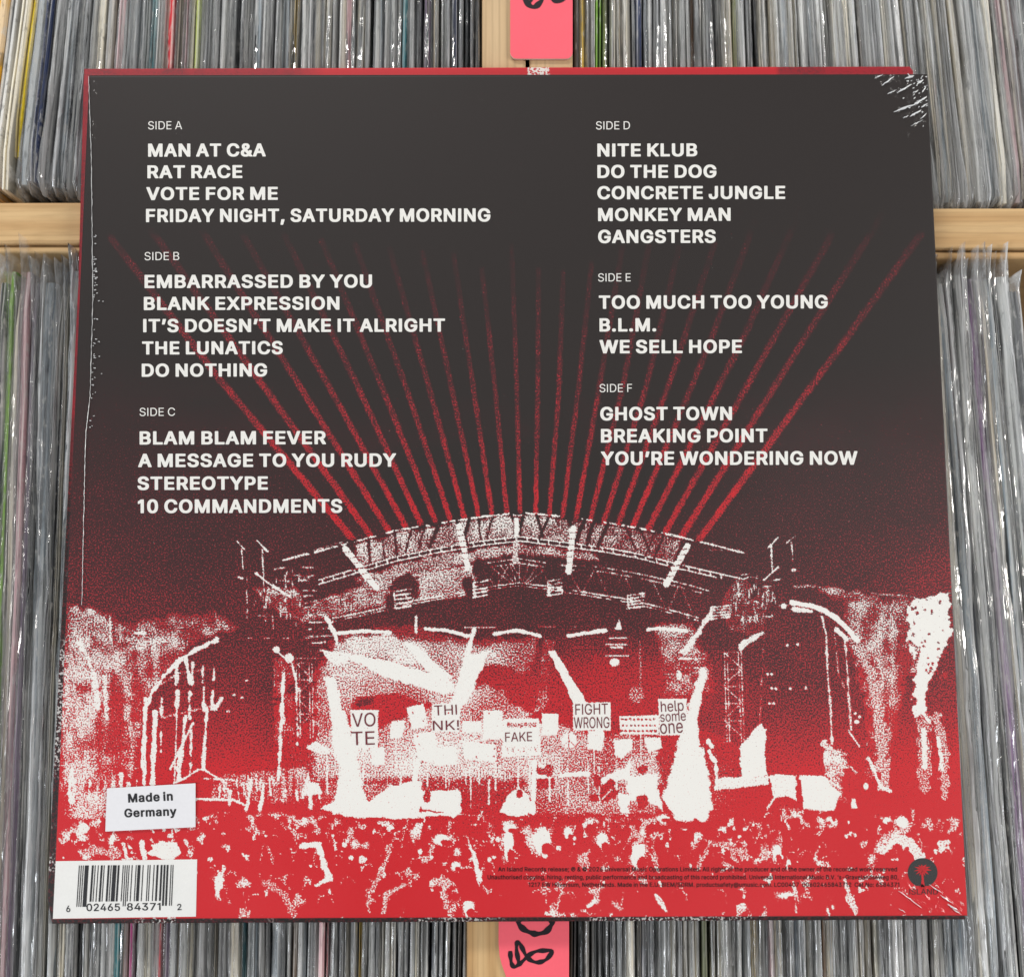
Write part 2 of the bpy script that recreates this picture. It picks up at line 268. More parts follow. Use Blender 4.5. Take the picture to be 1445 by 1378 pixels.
  "d": (472, [[393,528,402,519,404,505,404,3,402,-11,393,-20,383,-22,301,-22,291,-20,281,-12,263,-22,239,-28,225,-30,167,-30,133,-24,91,-6,73,8,50,31,34,53,18,87,8,125,2,167,4,229,16,285,34,323,52,347,76,371,97,386,133,400,167,406,227,406,259,400,277,393,278,505,282,521,289,528,299,530,383,530],[199,70,209,70,223,74,235,80,251,94,272,133,280,169,278,225,270,253,262,269,250,285,239,294,221,304,205,307,193,306,179,300,155,280,138,251,128,209,128,171,130,155,138,129,150,105,168,85,181,76]]),
  "e": (452, [[121,394,175,406,235,406,253,404,295,392,330,371,355,346,370,329,384,303,396,265,402,227,402,171,400,157,391,148,381,146,132,145,134,131,142,113,163,88,181,76,211,68,237,74,251,82,265,96,276,115,285,124,293,126,327,126,387,110,394,103,396,87,394,73,380,45,355,16,329,-4,307,-16,273,-26,245,-30,181,-30,143,-24,117,-16,84,3,52,33,34,57,18,89,8,125,2,167,4,227,10,261,18,287,30,313,48,339,78,369,93,380],[134,243,269,242,272,245,264,267,249,288,223,304,205,308,187,304,161,288,142,265]]),
  "i": (215, [[125,-22,41,-22,31,-20,22,-9,20,3,20,375,24,391,31,398,41,400,125,400,135,398,144,387,146,375,146,3,142,-13,135,-20],[12,459,9,483,12,507,21,522,29,530,39,538,53,544,63,546,105,546,121,542,131,536,148,519,156,503,158,477,154,457,149,448,133,432,119,424,109,422,59,422,49,424,35,432,18,449]]),
  "m": (658, [[585,-12,577,-20,567,-22,485,-22,475,-20,466,-11,464,3,464,265,456,287,447,296,433,304,419,307,403,304,387,294,376,281,368,259,366,245,366,3,364,-11,355,-20,345,-22,263,-22,252,-19,244,-11,242,3,242,267,234,287,224,297,207,306,195,306,175,298,164,289,152,271,146,251,146,3,144,-11,135,-20,125,-22,41,-22,31,-20,22,-11,20,3,20,375,22,389,31,398,41,400,123,400,133,398,141,392,171,404,193,408,245,408,281,400,300,389,321,370,355,394,377,402,409,408,465,408,495,402,527,388,560,357,570,343,582,313,588,281,588,3]]),
  "n": (458, [[378,-19,367,-22,285,-22,275,-20,266,-11,264,3,264,249,260,265,246,289,235,298,215,306,197,304,170,289,158,275,148,253,146,241,146,3,144,-11,135,-20,125,-22,41,-22,31,-20,24,-13,20,3,20,375,22,389,29,396,41,400,123,400,133,398,143,390,167,400,199,406,257,406,297,398,323,386,358,353,376,323,384,297,388,269,388,3,386,-11]]),
  "r": (307, [[31,-20,22,-11,20,3,20,375,22,389,31,398,41,400,123,400,133,398,139,393,161,402,181,406,253,406,263,404,272,395,274,381,274,325,271,310,263,302,253,300,227,300,207,303,181,296,161,280,146,249,146,3,144,-11,135,-20,125,-22,41,-22]]),
  "y": (437, [[25,-160,16,-151,15,-139,30,-75,39,-66,49,-64,91,-66,100,-61,108,-53,120,-29,128,-1,-10,357,-14,375,-12,389,-3,398,7,400,95,400,105,398,114,389,192,173,195,172,276,391,283,398,293,400,381,400,391,398,400,387,402,375,398,357,236,-67,220,-101,204,-123,188,-139,173,-150,145,-162,125,-166,53,-166]]),
  "’": (225, [[31,298,22,307,20,321,52,519,61,528,71,530,161,530,171,528,180,519,182,505,180,493,128,307,119,298,109,296,41,296]]),
 },
 'R': {
  "!": (196, [[142,27,134,13,119,0,105,-4,89,-4,77,0,60,15,56,21,52,33,52,49,60,67,71,78,81,84,89,86,107,86,119,82,136,67,142,51],[69,160,66,163,64,505,67,508,129,508,132,505,132,417,130,411,130,259,128,253,128,163,125,160]]),
  "A": (480, [[203,508,273,508,278,505,438,71,462,5,461,1,395,1,346,139,341,142,135,141,85,1,18,1,22,19,158,387,198,503],[239,452,236,449,194,309,164,229,156,199,321,198,324,201,290,291]]),
  "B": (456, [[61,507,271,508,283,506,315,498,339,486,366,463,380,445,388,429,394,411,398,389,398,359,390,325,375,302,364,291,345,278,327,270,315,267,314,265,317,262,343,256,373,238,391,220,404,201,410,189,416,165,418,153,418,121,414,99,408,81,402,69,386,47,378,39,357,24,337,14,319,8,301,4,271,0,61,1],[125,229,125,57,241,56,247,58,273,58,285,60,307,66,323,74,333,82,344,95,354,121,354,153,352,163,337,192,321,208,307,218,295,224,271,230],[125,285,235,284,241,286,257,286,275,290,297,300,305,306,319,320,328,333,334,349,336,361,336,381,334,393,326,413,320,421,299,440,269,450,255,452,125,451]]),
  "C": (510, [[377,20,357,10,327,0,295,-6,239,-6,215,-2,187,6,151,24,132,37,110,57,84,89,62,131,52,159,46,183,40,231,40,279,42,285,44,313,50,343,62,377,78,409,103,444,123,464,142,479,175,498,219,512,249,516,285,516,291,514,301,514,323,510,349,502,379,488,411,464,428,447,442,429,460,395,472,357,471,349,411,348,406,353,402,371,392,391,383,404,363,424,347,436,321,448,283,456,253,456,229,452,209,446,189,436,167,420,148,401,132,379,122,359,110,323,104,287,104,221,114,171,124,145,138,121,151,104,166,89,193,70,223,58,245,54,291,54,311,58,329,64,345,72,368,89,380,101,388,111,400,133,409,159,471,159,472,151,464,123,450,93,440,77,417,50]]),
  "D": (502, [[61,1,61,507,259,508,295,502,321,494,361,474,387,454,400,441,424,409,442,373,452,343,458,313,460,285,462,279,462,231,460,225,458,197,452,167,442,137,420,95,398,67,376,47,347,28,321,16,303,10,275,4,247,2,241,0],[125,57,211,56,217,58,245,58,271,62,297,70,321,82,347,102,368,127,378,145,392,185,398,223,398,287,392,325,378,365,361,392,347,407,328,423,297,440,267,448,239,452,125,451]]),
  "E": (419, [[373,1,61,1,61,507,371,507,372,455,369,452,125,451,125,287,351,286,354,283,354,231,351,228,125,227,124,59,127,56,371,56,374,53]]),
  "F": (410, [[61,1,61,507,367,507,368,455,365,452,125,451,125,279,343,278,346,275,346,223,343,220,125,219,124,3,121,0]]),
  "G": (520, [[285,516,323,510,353,500,377,488,407,466,433,440,456,405,472,363,473,349,409,349,394,383,372,413,354,429,337,440,311,450,279,456,251,456,235,454,209,446,185,434,171,424,146,399,132,379,118,349,112,331,106,301,104,287,104,221,106,207,116,165,124,145,132,131,152,103,177,80,193,70,207,64,245,54,293,54,321,60,341,68,366,85,387,108,402,133,412,165,414,177,413,197,283,199,282,253,285,256,477,255,478,181,472,141,468,127,454,95,430,61,400,33,387,24,355,8,323,-2,297,-6,239,-6,215,-2,187,6,149,24,125,42,92,77,76,101,64,125,50,165,42,209,42,225,40,231,40,279,46,327,52,351,62,379,78,411,97,438,113,455,138,477,151,486,189,504,231,514,241,514,247,516]]),
  "H": (517, [[61,1,61,507,121,508,124,505,125,289,389,288,392,291,392,505,395,508,455,507,455,1,395,0,392,3,391,231,127,232,124,229,124,3,121,0]]),
  "I": (190, [[65,508,123,508,126,505,126,3,123,0,65,0,62,3,62,505]]),
  "K": (467, [[446,1,375,0,371,2,205,236,199,243,197,244,124,167,123,1,61,1,61,507,121,508,124,505,125,246,130,249,186,317,210,341,256,393,362,507,444,507,434,493,386,441,250,297,244,287,442,11]]),
  "L": (393, [[63,508,121,508,124,505,125,57,357,56,360,53,359,1,61,1,60,505]]),
  "N": (523, [[61,1,61,507,137,507,354,167,401,82,402,105,400,111,400,153,398,159,398,505,401,508,461,507,461,1,387,1,198,295,126,421,121,426,120,409,122,403,122,365,124,359,124,3,121,0]]),
  "O": (533, [[295,-6,239,-6,199,2,161,18,133,36,119,48,106,61,90,81,78,99,62,131,52,159,46,183,40,231,40,279,42,285,44,313,50,343,62,377,78,409,91,428,106,447,123,464,159,490,175,498,203,508,249,516,285,516,331,508,359,498,375,490,411,464,428,447,444,427,456,409,472,377,486,331,492,291,492,217,488,189,482,161,472,131,456,99,428,61,402,37,383,24,347,6,319,-2],[289,54,327,64,347,74,369,90,382,103,396,121,412,151,424,187,430,231,430,277,428,283,426,309,418,343,398,385,384,403,358,427,325,446,295,454,281,456,253,456,227,452,209,446,185,434,171,424,148,401,136,385,118,349,112,331,106,301,104,287,104,221,112,177,122,149,130,133,143,114,165,90,193,70,223,58,245,54]]),
  "R": (449, [[61,507,267,508,281,506,319,496,343,484,359,472,377,454,396,423,402,407,408,377,408,327,402,297,386,263,374,247,355,230,343,222,315,209,314,207,424,9,426,1,353,1,260,175,247,197,245,198,125,197,124,3,121,0,61,1],[125,255,231,254,237,256,261,256,293,264,312,275,328,291,334,299,340,313,344,331,344,373,338,397,329,414,311,432,303,438,285,446,265,450,251,452,125,451]]),
  "S": (447, [[247,516,285,510,313,500,339,486,361,468,376,451,392,423,400,393,399,379,337,379,334,397,330,407,322,419,309,432,295,442,279,450,247,458,203,458,165,448,150,439,133,424,126,415,118,399,116,389,116,361,118,353,125,340,139,326,155,314,167,308,213,292,243,286,309,266,341,250,366,233,387,210,400,189,408,155,408,125,404,101,390,69,374,47,362,35,341,20,327,12,303,2,269,-6,255,-8,193,-8,157,-2,133,6,109,18,89,32,64,59,48,89,40,117,39,135,103,135,110,109,120,91,135,76,149,66,179,54,199,50,249,50,283,58,303,68,324,85,336,101,344,119,346,129,346,147,344,159,335,176,321,190,295,206,255,220,185,238,155,248,117,266,90,285,70,307,58,331,52,359,52,385,56,409,70,441,80,455,103,478,121,490,141,500,163,508,207,516]]),
  "T": (449, [[253,0,195,0,192,3,191,451,33,453,33,507,415,507,415,453,259,452,256,449,256,3]]),
  "V": (480, [[18,507,81,508,86,505,194,203,236,67,241,57,248,73,260,119,288,203,392,503,397,508,461,507,458,493,280,3,277,0,207,0,202,3]]),
  "W": (686, [[668,507,666,491,550,69,534,11,529,1,455,1,366,327,350,391,343,431,332,377,312,297,232,5,227,0,155,1,20,491,18,507,79,508,84,505,172,165,174,145,193,65,216,169,306,507,377,508,382,505,432,305,460,207,493,67,504,123,603,507]]),
  "e": (404, [[221,384,255,378,273,372,289,364,309,350,332,327,340,317,354,291,366,251,370,227,370,171,367,168,97,167,98,145,104,119,112,101,120,89,141,68,151,60,175,50,197,46,227,46,259,54,283,70,295,84,307,104,315,104,363,91,364,85,360,75,345,50,333,36,320,25,297,10,267,-2,247,-6,237,-6,231,-8,195,-8,157,-2,139,4,119,14,95,32,73,56,64,69,48,101,42,119,38,137,34,167,34,207,40,249,52,285,71,318,99,348,115,360,143,374,155,378,189,384],[308,221,308,237,298,271,281,298,261,316,245,324,219,330,191,330,171,326,153,318,139,308,122,291,112,277,102,255,96,225,97,221,99,220]]),
  "h": (410, [[53,507,111,508,114,505,115,320,130,341,149,360,157,366,189,380,213,384,243,384,281,376,301,366,318,353,336,331,346,311,352,293,356,269,355,1,297,1,296,249,294,261,290,277,276,301,257,318,245,324,229,328,191,328,165,320,147,308,128,287,118,265,114,241,114,3,111,0,53,1]]),
  "l": (189, [[55,508,111,508,114,505,114,83,120,61,129,54,139,52,157,52,163,54,169,53,180,9,179,3,173,0,159,-2,125,-2,103,2,85,10,70,25,64,33,54,61,54,81,52,87,52,505]]),
  "m": (610, [[555,1,499,0,496,3,496,265,490,291,477,310,455,324,431,330,407,330,381,324,365,314,346,293,336,265,336,251,334,245,333,1,275,1,274,269,272,281,263,300,245,318,223,328,211,330,189,330,165,324,145,312,133,300,124,287,116,265,114,251,113,1,53,1,53,377,111,377,113,314,133,348,150,363,175,378,193,384,207,386,231,386,243,384,259,380,271,374,279,368,299,348,308,335,317,314,320,315,331,336,346,353,377,374,399,382,423,386,451,386,485,378,506,367,530,345,540,331,552,301,556,281]]),
  "n": (410, [[355,1,297,1,296,249,294,261,290,277,276,301,257,318,245,324,229,328,191,328,165,320,147,308,128,287,118,265,114,241,114,3,111,0,53,1,53,377,111,377,113,316,130,341,151,362,177,376,197,382,213,384,243,384,281,376,308,361,329,340,336,331,346,311,354,285,356,269]]),
  "o": (415, [[191,-8,157,-2,139,4,119,14,90,37,75,54,62,73,48,101,42,119,38,137,34,167,34,209,38,241,48,275,68,313,91,340,119,362,139,372,175,382,185,382,191,384,223,384,259,378,277,372,297,362,325,340,342,321,350,309,366,277,376,245,380,219,380,157,370,109,352,71,338,51,313,26,297,14,277,4,259,-2,223,-8],[195,330,181,328,163,322,147,312,126,291,116,277,104,249,98,221,98,211,96,205,96,169,100,141,108,115,126,85,146,65,163,54,181,48,195,46,219,46,241,50,263,60,288,83,298,97,310,123,316,149,318,161,318,215,312,245,306,263,289,292,273,308,263,316,241,326,219,330]]),
  "p": (424, [[53,-143,53,377,111,377,112,321,115,318,119,320,136,345,151,360,171,374,187,380,211,384,245,384,261,382,289,374,322,355,349,328,362,309,374,285,382,261,390,211,390,167,384,125,372,87,364,71,345,44,318,19,301,8,283,0,245,-8,213,-8,191,-4,175,2,151,18,137,32,119,57,115,57,114,-141,111,-144],[201,48,239,48,249,50,265,56,287,72,306,95,316,115,324,141,328,169,328,209,326,215,326,225,316,263,306,283,290,303,271,318,253,326,233,330,207,330,187,326,169,318,153,306,134,283,124,263,118,243,114,219,114,159,122,121,134,95,148,77,165,62,175,56]]),
  "s": (365, [[221,382,251,374,271,364,287,352,297,342,312,321,322,299,323,291,319,288,277,278,269,278,257,300,239,320,223,328,207,332,169,332,147,326,131,318,118,305,110,287,110,263,118,249,126,241,137,234,165,224,221,212,261,200,279,192,298,179,313,164,326,141,330,125,330,87,326,71,318,55,306,39,283,18,257,4,229,-4,201,-8,163,-8,135,-4,113,2,89,14,71,28,63,36,48,57,38,83,37,93,41,96,93,106,96,103,96,97,107,76,121,62,129,56,149,48,161,46,203,46,227,52,239,58,258,75,264,83,268,97,268,109,266,119,261,128,249,140,231,150,125,176,95,190,81,200,62,219,54,233,50,245,48,255,48,291,50,303,60,325,72,341,89,356,113,370,141,380,169,384,205,384,211,382]]),
 },
 'M': {
  "&": (469, [[448,-7,435,-10,367,-10,355,-8,327,23,291,2,245,-12,221,-16,169,-16,135,-10,91,8,67,26,42,55,30,79,20,119,20,147,24,169,34,195,50,217,73,242,116,277,86,317,72,343,62,379,62,417,70,447,80,467,107,496,121,506,145,516,175,522,225,522,245,518,267,512,292,497,312,477,322,463,330,447,338,417,338,393,330,361,318,337,300,315,238,263,323,160,330,173,334,197,334,221,338,231,351,234,405,234,419,230,422,221,422,201,416,159,404,123,384,85,450,7,451,1],[273,87,169,212,149,198,128,177,114,155,111,131,116,101,122,91,139,74,153,64,181,56,205,56,231,62],[185,328,232,365,240,375,248,395,248,413,242,429,226,445,215,450,191,450,175,444,163,434,152,415,152,383,156,369]]),
  ",": (209, [[29,-128,24,-115,52,61,56,75,71,80,133,80,145,78,150,65,96,-125,81,-130]]),
  "-": (474, [[100,191,100,241,102,249,107,252,333,254,346,251,350,241,350,191,348,183,343,180,117,178,104,181]]),
  ".": (209, [[154,27,145,8,127,-8,103,-14,89,-14,69,-10,51,2,36,31,36,49,44,71,61,88,85,96,105,96,127,90,146,73,154,53]]),
  "/": (270, [[243,540,248,529,244,511,84,-81,69,-86,5,-84,0,-75,2,-65,164,535,169,540,181,542]]),
  "0": (474, [[251,-16,203,-16,153,-4,118,17,92,43,68,79,54,113,42,159,34,223,34,285,42,349,56,401,76,443,92,465,127,498,157,514,211,526,241,526,291,516,323,500,360,467,384,431,396,403,410,355,418,299,418,209,414,177,404,129,386,81,356,37,324,9,301,-4],[237,450,215,450,189,440,157,408,136,365,124,297,124,211,130,171,140,133,154,105,177,78,215,60,239,60,253,64,282,83,294,97,310,125,320,155,330,225,330,283,326,321,318,361,310,383,296,409,277,430,267,438]]),
  "1": (321, [[209,-10,153,-10,140,-7,136,3,135,411,55,364,35,364,30,375,30,433,34,443,135,514,151,518,209,518,222,515,226,505,226,3,222,-7]]),
  "2": (474, [[55,-8,50,3,50,45,52,53,269,286,290,315,302,339,306,359,306,383,300,407,281,430,247,448,211,450,179,438,159,420,144,393,142,365,137,354,125,352,57,354,52,365,54,393,64,429,74,449,84,463,112,491,139,508,173,520,209,526,241,526,285,518,319,504,339,490,362,467,382,435,394,393,392,337,372,287,351,256,310,207,186,77,180,67,385,66,397,64,402,53,402,3,400,-5,385,-10,67,-10]]),
  "3": (474, [[61,516,73,518,369,518,384,513,386,505,386,463,384,455,250,301,305,290,350,265,374,241,388,221,402,187,406,167,406,123,398,91,386,65,369,42,331,10,301,-4,245,-16,179,-14,149,-8,105,10,73,34,48,65,32,113,30,129,35,140,47,142,107,142,119,140,132,101,151,80,175,66,203,60,235,60,255,64,277,74,302,97,310,111,314,127,314,163,310,179,293,206,280,217,257,230,235,236,147,240,142,251,142,297,144,305,262,441,73,442,61,444,56,455,56,505]]),
  "4": (474, [[319,516,323,507,318,493,130,175,133,172,267,173,268,315,270,323,285,328,339,328,353,324,356,315,357,173,409,172,422,169,426,159,426,107,424,99,419,96,357,93,356,3,352,-7,339,-10,285,-10,272,-7,268,3,267,93,43,94,31,96,26,107,26,157,30,169,233,512,237,516,249,518,307,518]]),
  "5": (474, [[375,516,380,505,380,455,375,444,363,442,165,441,150,329,153,326,201,342,245,344,303,330,323,320,347,302,378,265,394,231,402,201,404,137,392,91,380,67,364,45,332,15,297,-4,245,-16,195,-16,139,-2,95,26,66,61,56,81,48,107,46,127,49,136,63,140,131,138,144,103,160,83,175,72,197,62,233,60,267,72,285,86,296,99,308,121,312,135,314,175,308,203,289,234,269,252,245,264,235,266,195,266,169,258,139,238,127,236,69,242,54,247,54,267,76,463,84,513,99,518,363,518]]),
  "6": (474, [[329,516,334,507,332,499,212,323,253,324,309,312,342,293,368,267,388,235,402,183,402,133,396,103,382,69,364,43,334,15,301,-4,251,-16,201,-16,163,-8,129,8,103,28,79,56,66,79,54,117,50,145,50,177,58,219,68,247,104,315,239,514,253,518,317,518],[215,58,247,60,276,75,298,99,308,119,312,137,312,179,306,201,296,219,275,240,243,254,207,254,176,239,150,209,140,179,140,137,144,119,152,103,164,87,180,73,195,64]]),
  "7": (474, [[89,-8,84,1,86,9,304,439,301,442,65,442,53,444,48,455,48,505,50,513,65,518,387,518,399,516,404,505,404,449,402,441,178,-5,163,-10,101,-10]]),
  "8": (474, [[243,526,287,518,331,498,362,471,386,433,396,393,396,367,392,345,380,315,367,296,333,267,365,246,392,215,406,187,412,167,414,115,402,75,386,49,361,24,341,10,317,-2,269,-14,197,-16,147,-6,105,14,70,45,48,81,38,121,40,163,48,191,60,215,74,233,90,249,120,267,102,279,86,295,72,315,58,355,56,393,60,415,72,447,86,467,115,494,147,512,165,518,209,526],[320,113,322,155,312,181,290,205,257,222,205,224,179,216,162,205,146,189,132,165,130,123,140,97,165,74,193,62,249,60,271,66,295,80,309,94],[302,403,283,430,255,446,239,450,213,450,197,446,169,430,150,401,148,393,150,349,168,321,195,304,213,300,239,300,257,304,280,319,291,330,302,349,304,359]]),
  ":": (209, [[154,27,145,8,127,-8,103,-14,89,-14,69,-10,51,2,36,31,36,49,44,71,61,88,85,96,105,96,127,90,146,73,154,53],[150,291,133,272,119,264,85,262,67,266,57,272,42,289,36,309,36,323,40,339,51,356,65,366,89,372,121,368,137,358,150,341,154,327,154,305]]),
  ";": (209, [[29,-128,24,-115,52,61,56,75,71,80,133,80,145,78,150,65,96,-125,81,-130],[158,291,141,272,127,264,93,262,75,266,65,272,50,289,44,309,44,323,48,339,59,356,73,366,97,372,129,368,145,358,158,341,162,327,162,305]]),
  "@": (697, [[513,-116,461,-132,393,-144,315,-144,241,-132,185,-112,140,-85,100,-49,72,-11,50,35,40,65,30,113,26,151,26,205,32,255,48,315,76,371,102,405,123,426,159,454,213,480,277,496,325,502,373,502,407,498,471,482,521,458,559,428,580,407,606,373,626,335,644,273,648,247,646,145,638,101,620,55,610,41,588,19,559,6,537,2,497,2,475,6,447,16,419,39,393,18,371,8,349,4,303,4,273,10,240,27,211,56,190,93,180,125,174,163,174,199,180,233,200,281,216,303,242,327,273,344,309,352,351,352,385,344,403,334,409,342,421,344,471,344,484,341,488,331,488,101,490,91,496,81,509,70,529,70,541,78,556,101,564,139,566,245,562,271,552,305,527,348,505,374,465,404,419,424,371,432,323,432,291,428,245,414,204,391,181,372,165,354,146,327,134,303,118,251,112,205,112,151,120,93,142,35,163,4,189,-22,217,-42,249,-58,289,-70,319,-74,391,-74,441,-64,485,-50,499,-52,518,-105],[315,76,351,76,367,82,382,93,398,117,406,149,408,203,398,247,390,259,375,272,345,282,319,282,291,268,266,239,256,201,256,167,266,121,287,90]]),
  "A": (501, [[203,518,273,518,285,516,290,511,474,11,476,3,471,-8,459,-10,397,-10,384,-7,340,117,331,132,145,131,96,-7,83,-10,19,-10,4,-5,3,1,10,25,186,509,191,516],[239,405,172,211,175,208,305,209]]),
  "B": (477, [[51,516,63,518,283,516,325,506,349,494,376,471,392,451,410,401,412,359,410,345,402,319,387,296,349,265,383,246,402,227,416,207,430,165,432,121,428,99,414,63,398,41,367,16,329,0,271,-10,63,-10,48,-5,46,3,46,505],[139,219,139,67,273,68,297,74,313,82,332,101,340,121,338,163,324,187,297,210,271,220],[139,295,235,294,265,298,287,308,307,326,320,349,322,381,314,407,295,428,267,440,139,441]]),
  "C": (531, [[387,12,337,-8,295,-16,239,-16,177,-2,141,16,110,39,76,77,50,125,32,183,26,231,26,279,36,343,50,383,66,415,83,440,114,473,139,492,165,506,209,520,249,526,301,524,359,510,389,496,421,472,454,435,472,401,486,355,483,342,469,338,411,338,397,342,390,365,372,397,337,428,311,440,283,446,237,444,199,428,177,412,160,395,134,353,124,323,118,287,118,221,128,171,144,137,164,109,187,88,221,70,245,64,291,64,319,72,341,84,368,107,382,127,399,168,411,170,469,170,483,166,486,153,482,135,472,107,456,77,427,42]]),
  "D": (523, [[50,-7,46,3,46,505,48,513,63,518,259,518,319,506,371,482,412,447,436,415,454,379,472,313,476,279,476,231,472,197,454,131,432,89,410,61,386,39,357,20,313,2,241,-10,63,-10],[139,67,245,68,287,78,311,90,337,110,356,133,366,151,378,185,384,223,384,287,378,325,366,359,348,387,318,415,287,432,239,442,139,441]]),
  "E": (440, [[383,-8,371,-10,63,-10,48,-5,46,3,46,505,51,516,63,518,369,518,384,513,386,505,386,455,381,444,369,442,141,442,138,439,139,297,351,296,364,293,368,283,368,231,363,220,351,218,139,217,139,67,371,66,383,64,388,53,388,3]]),
  "G": (541, [[285,526,333,518,363,508,387,496,417,474,445,446,468,411,486,363,488,351,486,343,471,338,411,338,399,340,382,377,360,407,327,432,301,442,279,446,251,446,219,438,195,426,181,416,158,393,144,373,130,343,120,301,118,287,120,207,128,171,144,137,164,109,186,89,217,72,245,64,293,64,311,68,331,76,357,94,375,114,390,139,398,165,399,187,285,188,273,190,268,201,268,253,272,263,285,266,475,266,487,264,492,253,492,181,482,127,466,89,442,55,410,25,365,0,333,-10,297,-16,239,-16,189,-6,139,16,115,34,81,70,52,119,36,165,28,209,26,279,32,327,50,385,66,417,102,463,141,494,179,512,231,524]]),
  "H": (538, [[50,-7,46,3,46,505,49,514,63,518,121,518,136,513,138,505,139,299,375,298,378,301,378,505,380,513,395,518,453,518,466,515,470,505,470,3,467,-6,453,-10,395,-10,380,-5,378,3,377,221,141,222,138,219,138,3,136,-5,121,-10,63,-10]]),
  "I": (211, [[65,518,123,518,136,515,140,505,140,3,136,-7,123,-10,65,-10,52,-7,48,3,48,505,52,515]]),
  "L": (414, [[51,516,63,518,121,518,134,515,138,505,139,67,357,66,369,64,374,53,374,3,369,-8,357,-10,63,-10,48,-5,46,3,46,505]]),
  "M": (649, [[578,515,582,505,582,3,578,-7,565,-10,507,-10,495,-8,490,1,489,339,356,-3,351,-8,339,-10,289,-10,277,-8,272,-3,137,341,136,1,131,-8,119,-10,63,-10,49,-6,46,3,46,505,50,515,63,518,149,518,161,516,166,511,294,183,315,120,340,195,462,511,467,516,479,518,565,518]]),
  "N": (544, [[472,-7,459,-10,389,-10,375,-6,186,289,137,372,138,1,133,-8,121,-10,63,-10,49,-6,46,3,46,505,50,515,63,518,135,518,149,514,385,142,384,507,389,516,401,518,459,518,473,514,476,505,476,3]]),
  "O": (554, [[295,-16,239,-16,189,-6,151,10,109,40,78,75,50,125,32,183,26,231,26,279,36,343,50,383,66,415,85,442,113,472,149,498,193,516,249,526,285,526,341,516,385,498,421,472,456,433,484,383,500,331,506,291,506,217,500,177,484,125,456,75,425,40,383,10,345,-6],[289,64,317,72,350,91,370,109,390,137,404,167,412,199,416,231,416,277,410,319,402,347,386,379,372,397,347,420,315,438,281,446,253,446,219,438,195,426,181,416,148,379,130,343,120,301,118,221,124,185,134,155,154,121,175,98,203,78,233,66]]),
  "R": (470, [[51,516,63,518,281,516,329,504,353,492,389,460,408,429,420,389,422,327,420,313,410,281,387,242,366,223,333,203,440,7,441,1,438,-7,425,-10,355,-10,342,-7,235,188,139,187,138,3,136,-5,121,-10,63,-10,49,-6,46,3,46,505],[139,265,261,266,283,272,302,283,322,305,330,331,330,373,326,391,317,408,293,430,265,440,139,441]]),
  "S": (468, [[247,526,295,518,323,508,349,494,371,476,388,457,404,429,414,393,412,373,397,368,339,368,327,370,318,401,301,422,285,434,247,448,203,448,171,438,145,418,130,391,130,359,137,346,149,334,177,316,223,300,319,274,351,258,376,241,399,216,412,195,422,155,422,125,418,101,402,63,386,41,351,12,313,-6,269,-16,193,-18,147,-10,123,-2,79,24,53,52,36,83,24,129,27,142,41,146,101,146,113,144,128,103,145,84,159,74,199,60,249,60,273,66,293,76,313,92,330,119,332,129,330,157,323,170,311,182,285,198,145,240,107,258,80,277,58,301,46,325,38,359,38,385,42,409,58,447,68,461,93,486,111,498,153,516,207,526]]),
  "U": (538, [[50,515,63,518,121,518,136,513,138,505,138,165,140,151,152,119,181,86,203,72,241,62,277,62,315,72,337,86,362,113,372,133,378,157,378,507,383,516,395,518,453,518,468,513,470,505,470,147,460,105,446,75,430,53,395,20,355,-2,327,-10,279,-18,221,-16,181,-8,141,8,105,34,78,65,58,103,46,157,46,505]]),
  "V": (501, [[5,514,19,518,81,518,93,516,98,511,241,103,382,513,397,518,459,518,474,513,476,505,470,487,292,-3,287,-8,275,-10,207,-10,195,-8,190,-3,6,495,3,507]]),
  "W": (707, [[682,513,680,491,548,11,540,-7,527,-10,457,-10,442,-5,343,363,242,-5,227,-10,157,-10,143,-6,6,491,3,507,6,515,19,518,79,518,91,516,96,511,193,131,290,505,296,515,309,518,377,518,389,516,394,511,491,133,496,141,590,513,605,518,667,518]]),
  "a": (410, [[346,-7,333,-10,267,-8,262,1,261,14,241,0,213,-12,183,-18,137,-18,107,-12,73,2,57,14,39,34,28,51,20,73,16,95,16,121,30,167,51,190,65,200,101,216,159,228,245,238,258,245,262,251,260,281,252,297,235,312,213,320,177,320,149,310,126,291,113,270,107,266,87,266,31,282,27,291,28,297,40,321,50,335,80,363,107,378,139,388,177,394,213,394,275,380,304,363,323,344,340,315,350,277,350,3],[261,171,171,158,131,146,116,135,108,123,106,97,110,83,127,66,153,56,189,56,221,68,247,92,260,117,262,129]]),
  "b": (445, [[43,516,111,518,126,513,128,505,129,358,161,382,177,388,211,394,259,392,299,382,331,364,360,335,374,315,386,291,396,261,402,229,404,167,400,137,388,91,376,65,356,37,338,19,311,0,287,-10,259,-16,213,-18,169,-8,150,3,127,22,126,3,121,-8,55,-10,40,-5,38,3,38,505],[203,58,239,58,255,64,277,80,294,101,304,121,314,169,312,225,304,257,294,277,280,295,267,306,249,316,233,320,197,318,179,310,163,298,146,277,136,257,128,219,128,159,136,121,146,101,163,80,185,64]]),
  "c": (417, [[307,370,334,349,360,317,376,279,373,270,313,254,293,254,274,289,258,305,243,314,219,320,195,320,173,314,156,303,138,285,118,249,110,205,112,153,120,121,136,93,155,74,173,62,195,56,219,56,241,62,260,73,276,89,293,122,307,126,372,109,376,97,362,63,348,43,322,17,291,-2,263,-12,225,-18,191,-18,147,-10,109,6,78,31,50,67,36,95,24,137,20,167,22,227,36,281,50,309,72,339,102,365,129,380,163,390,191,394,225,394,269,386]]),
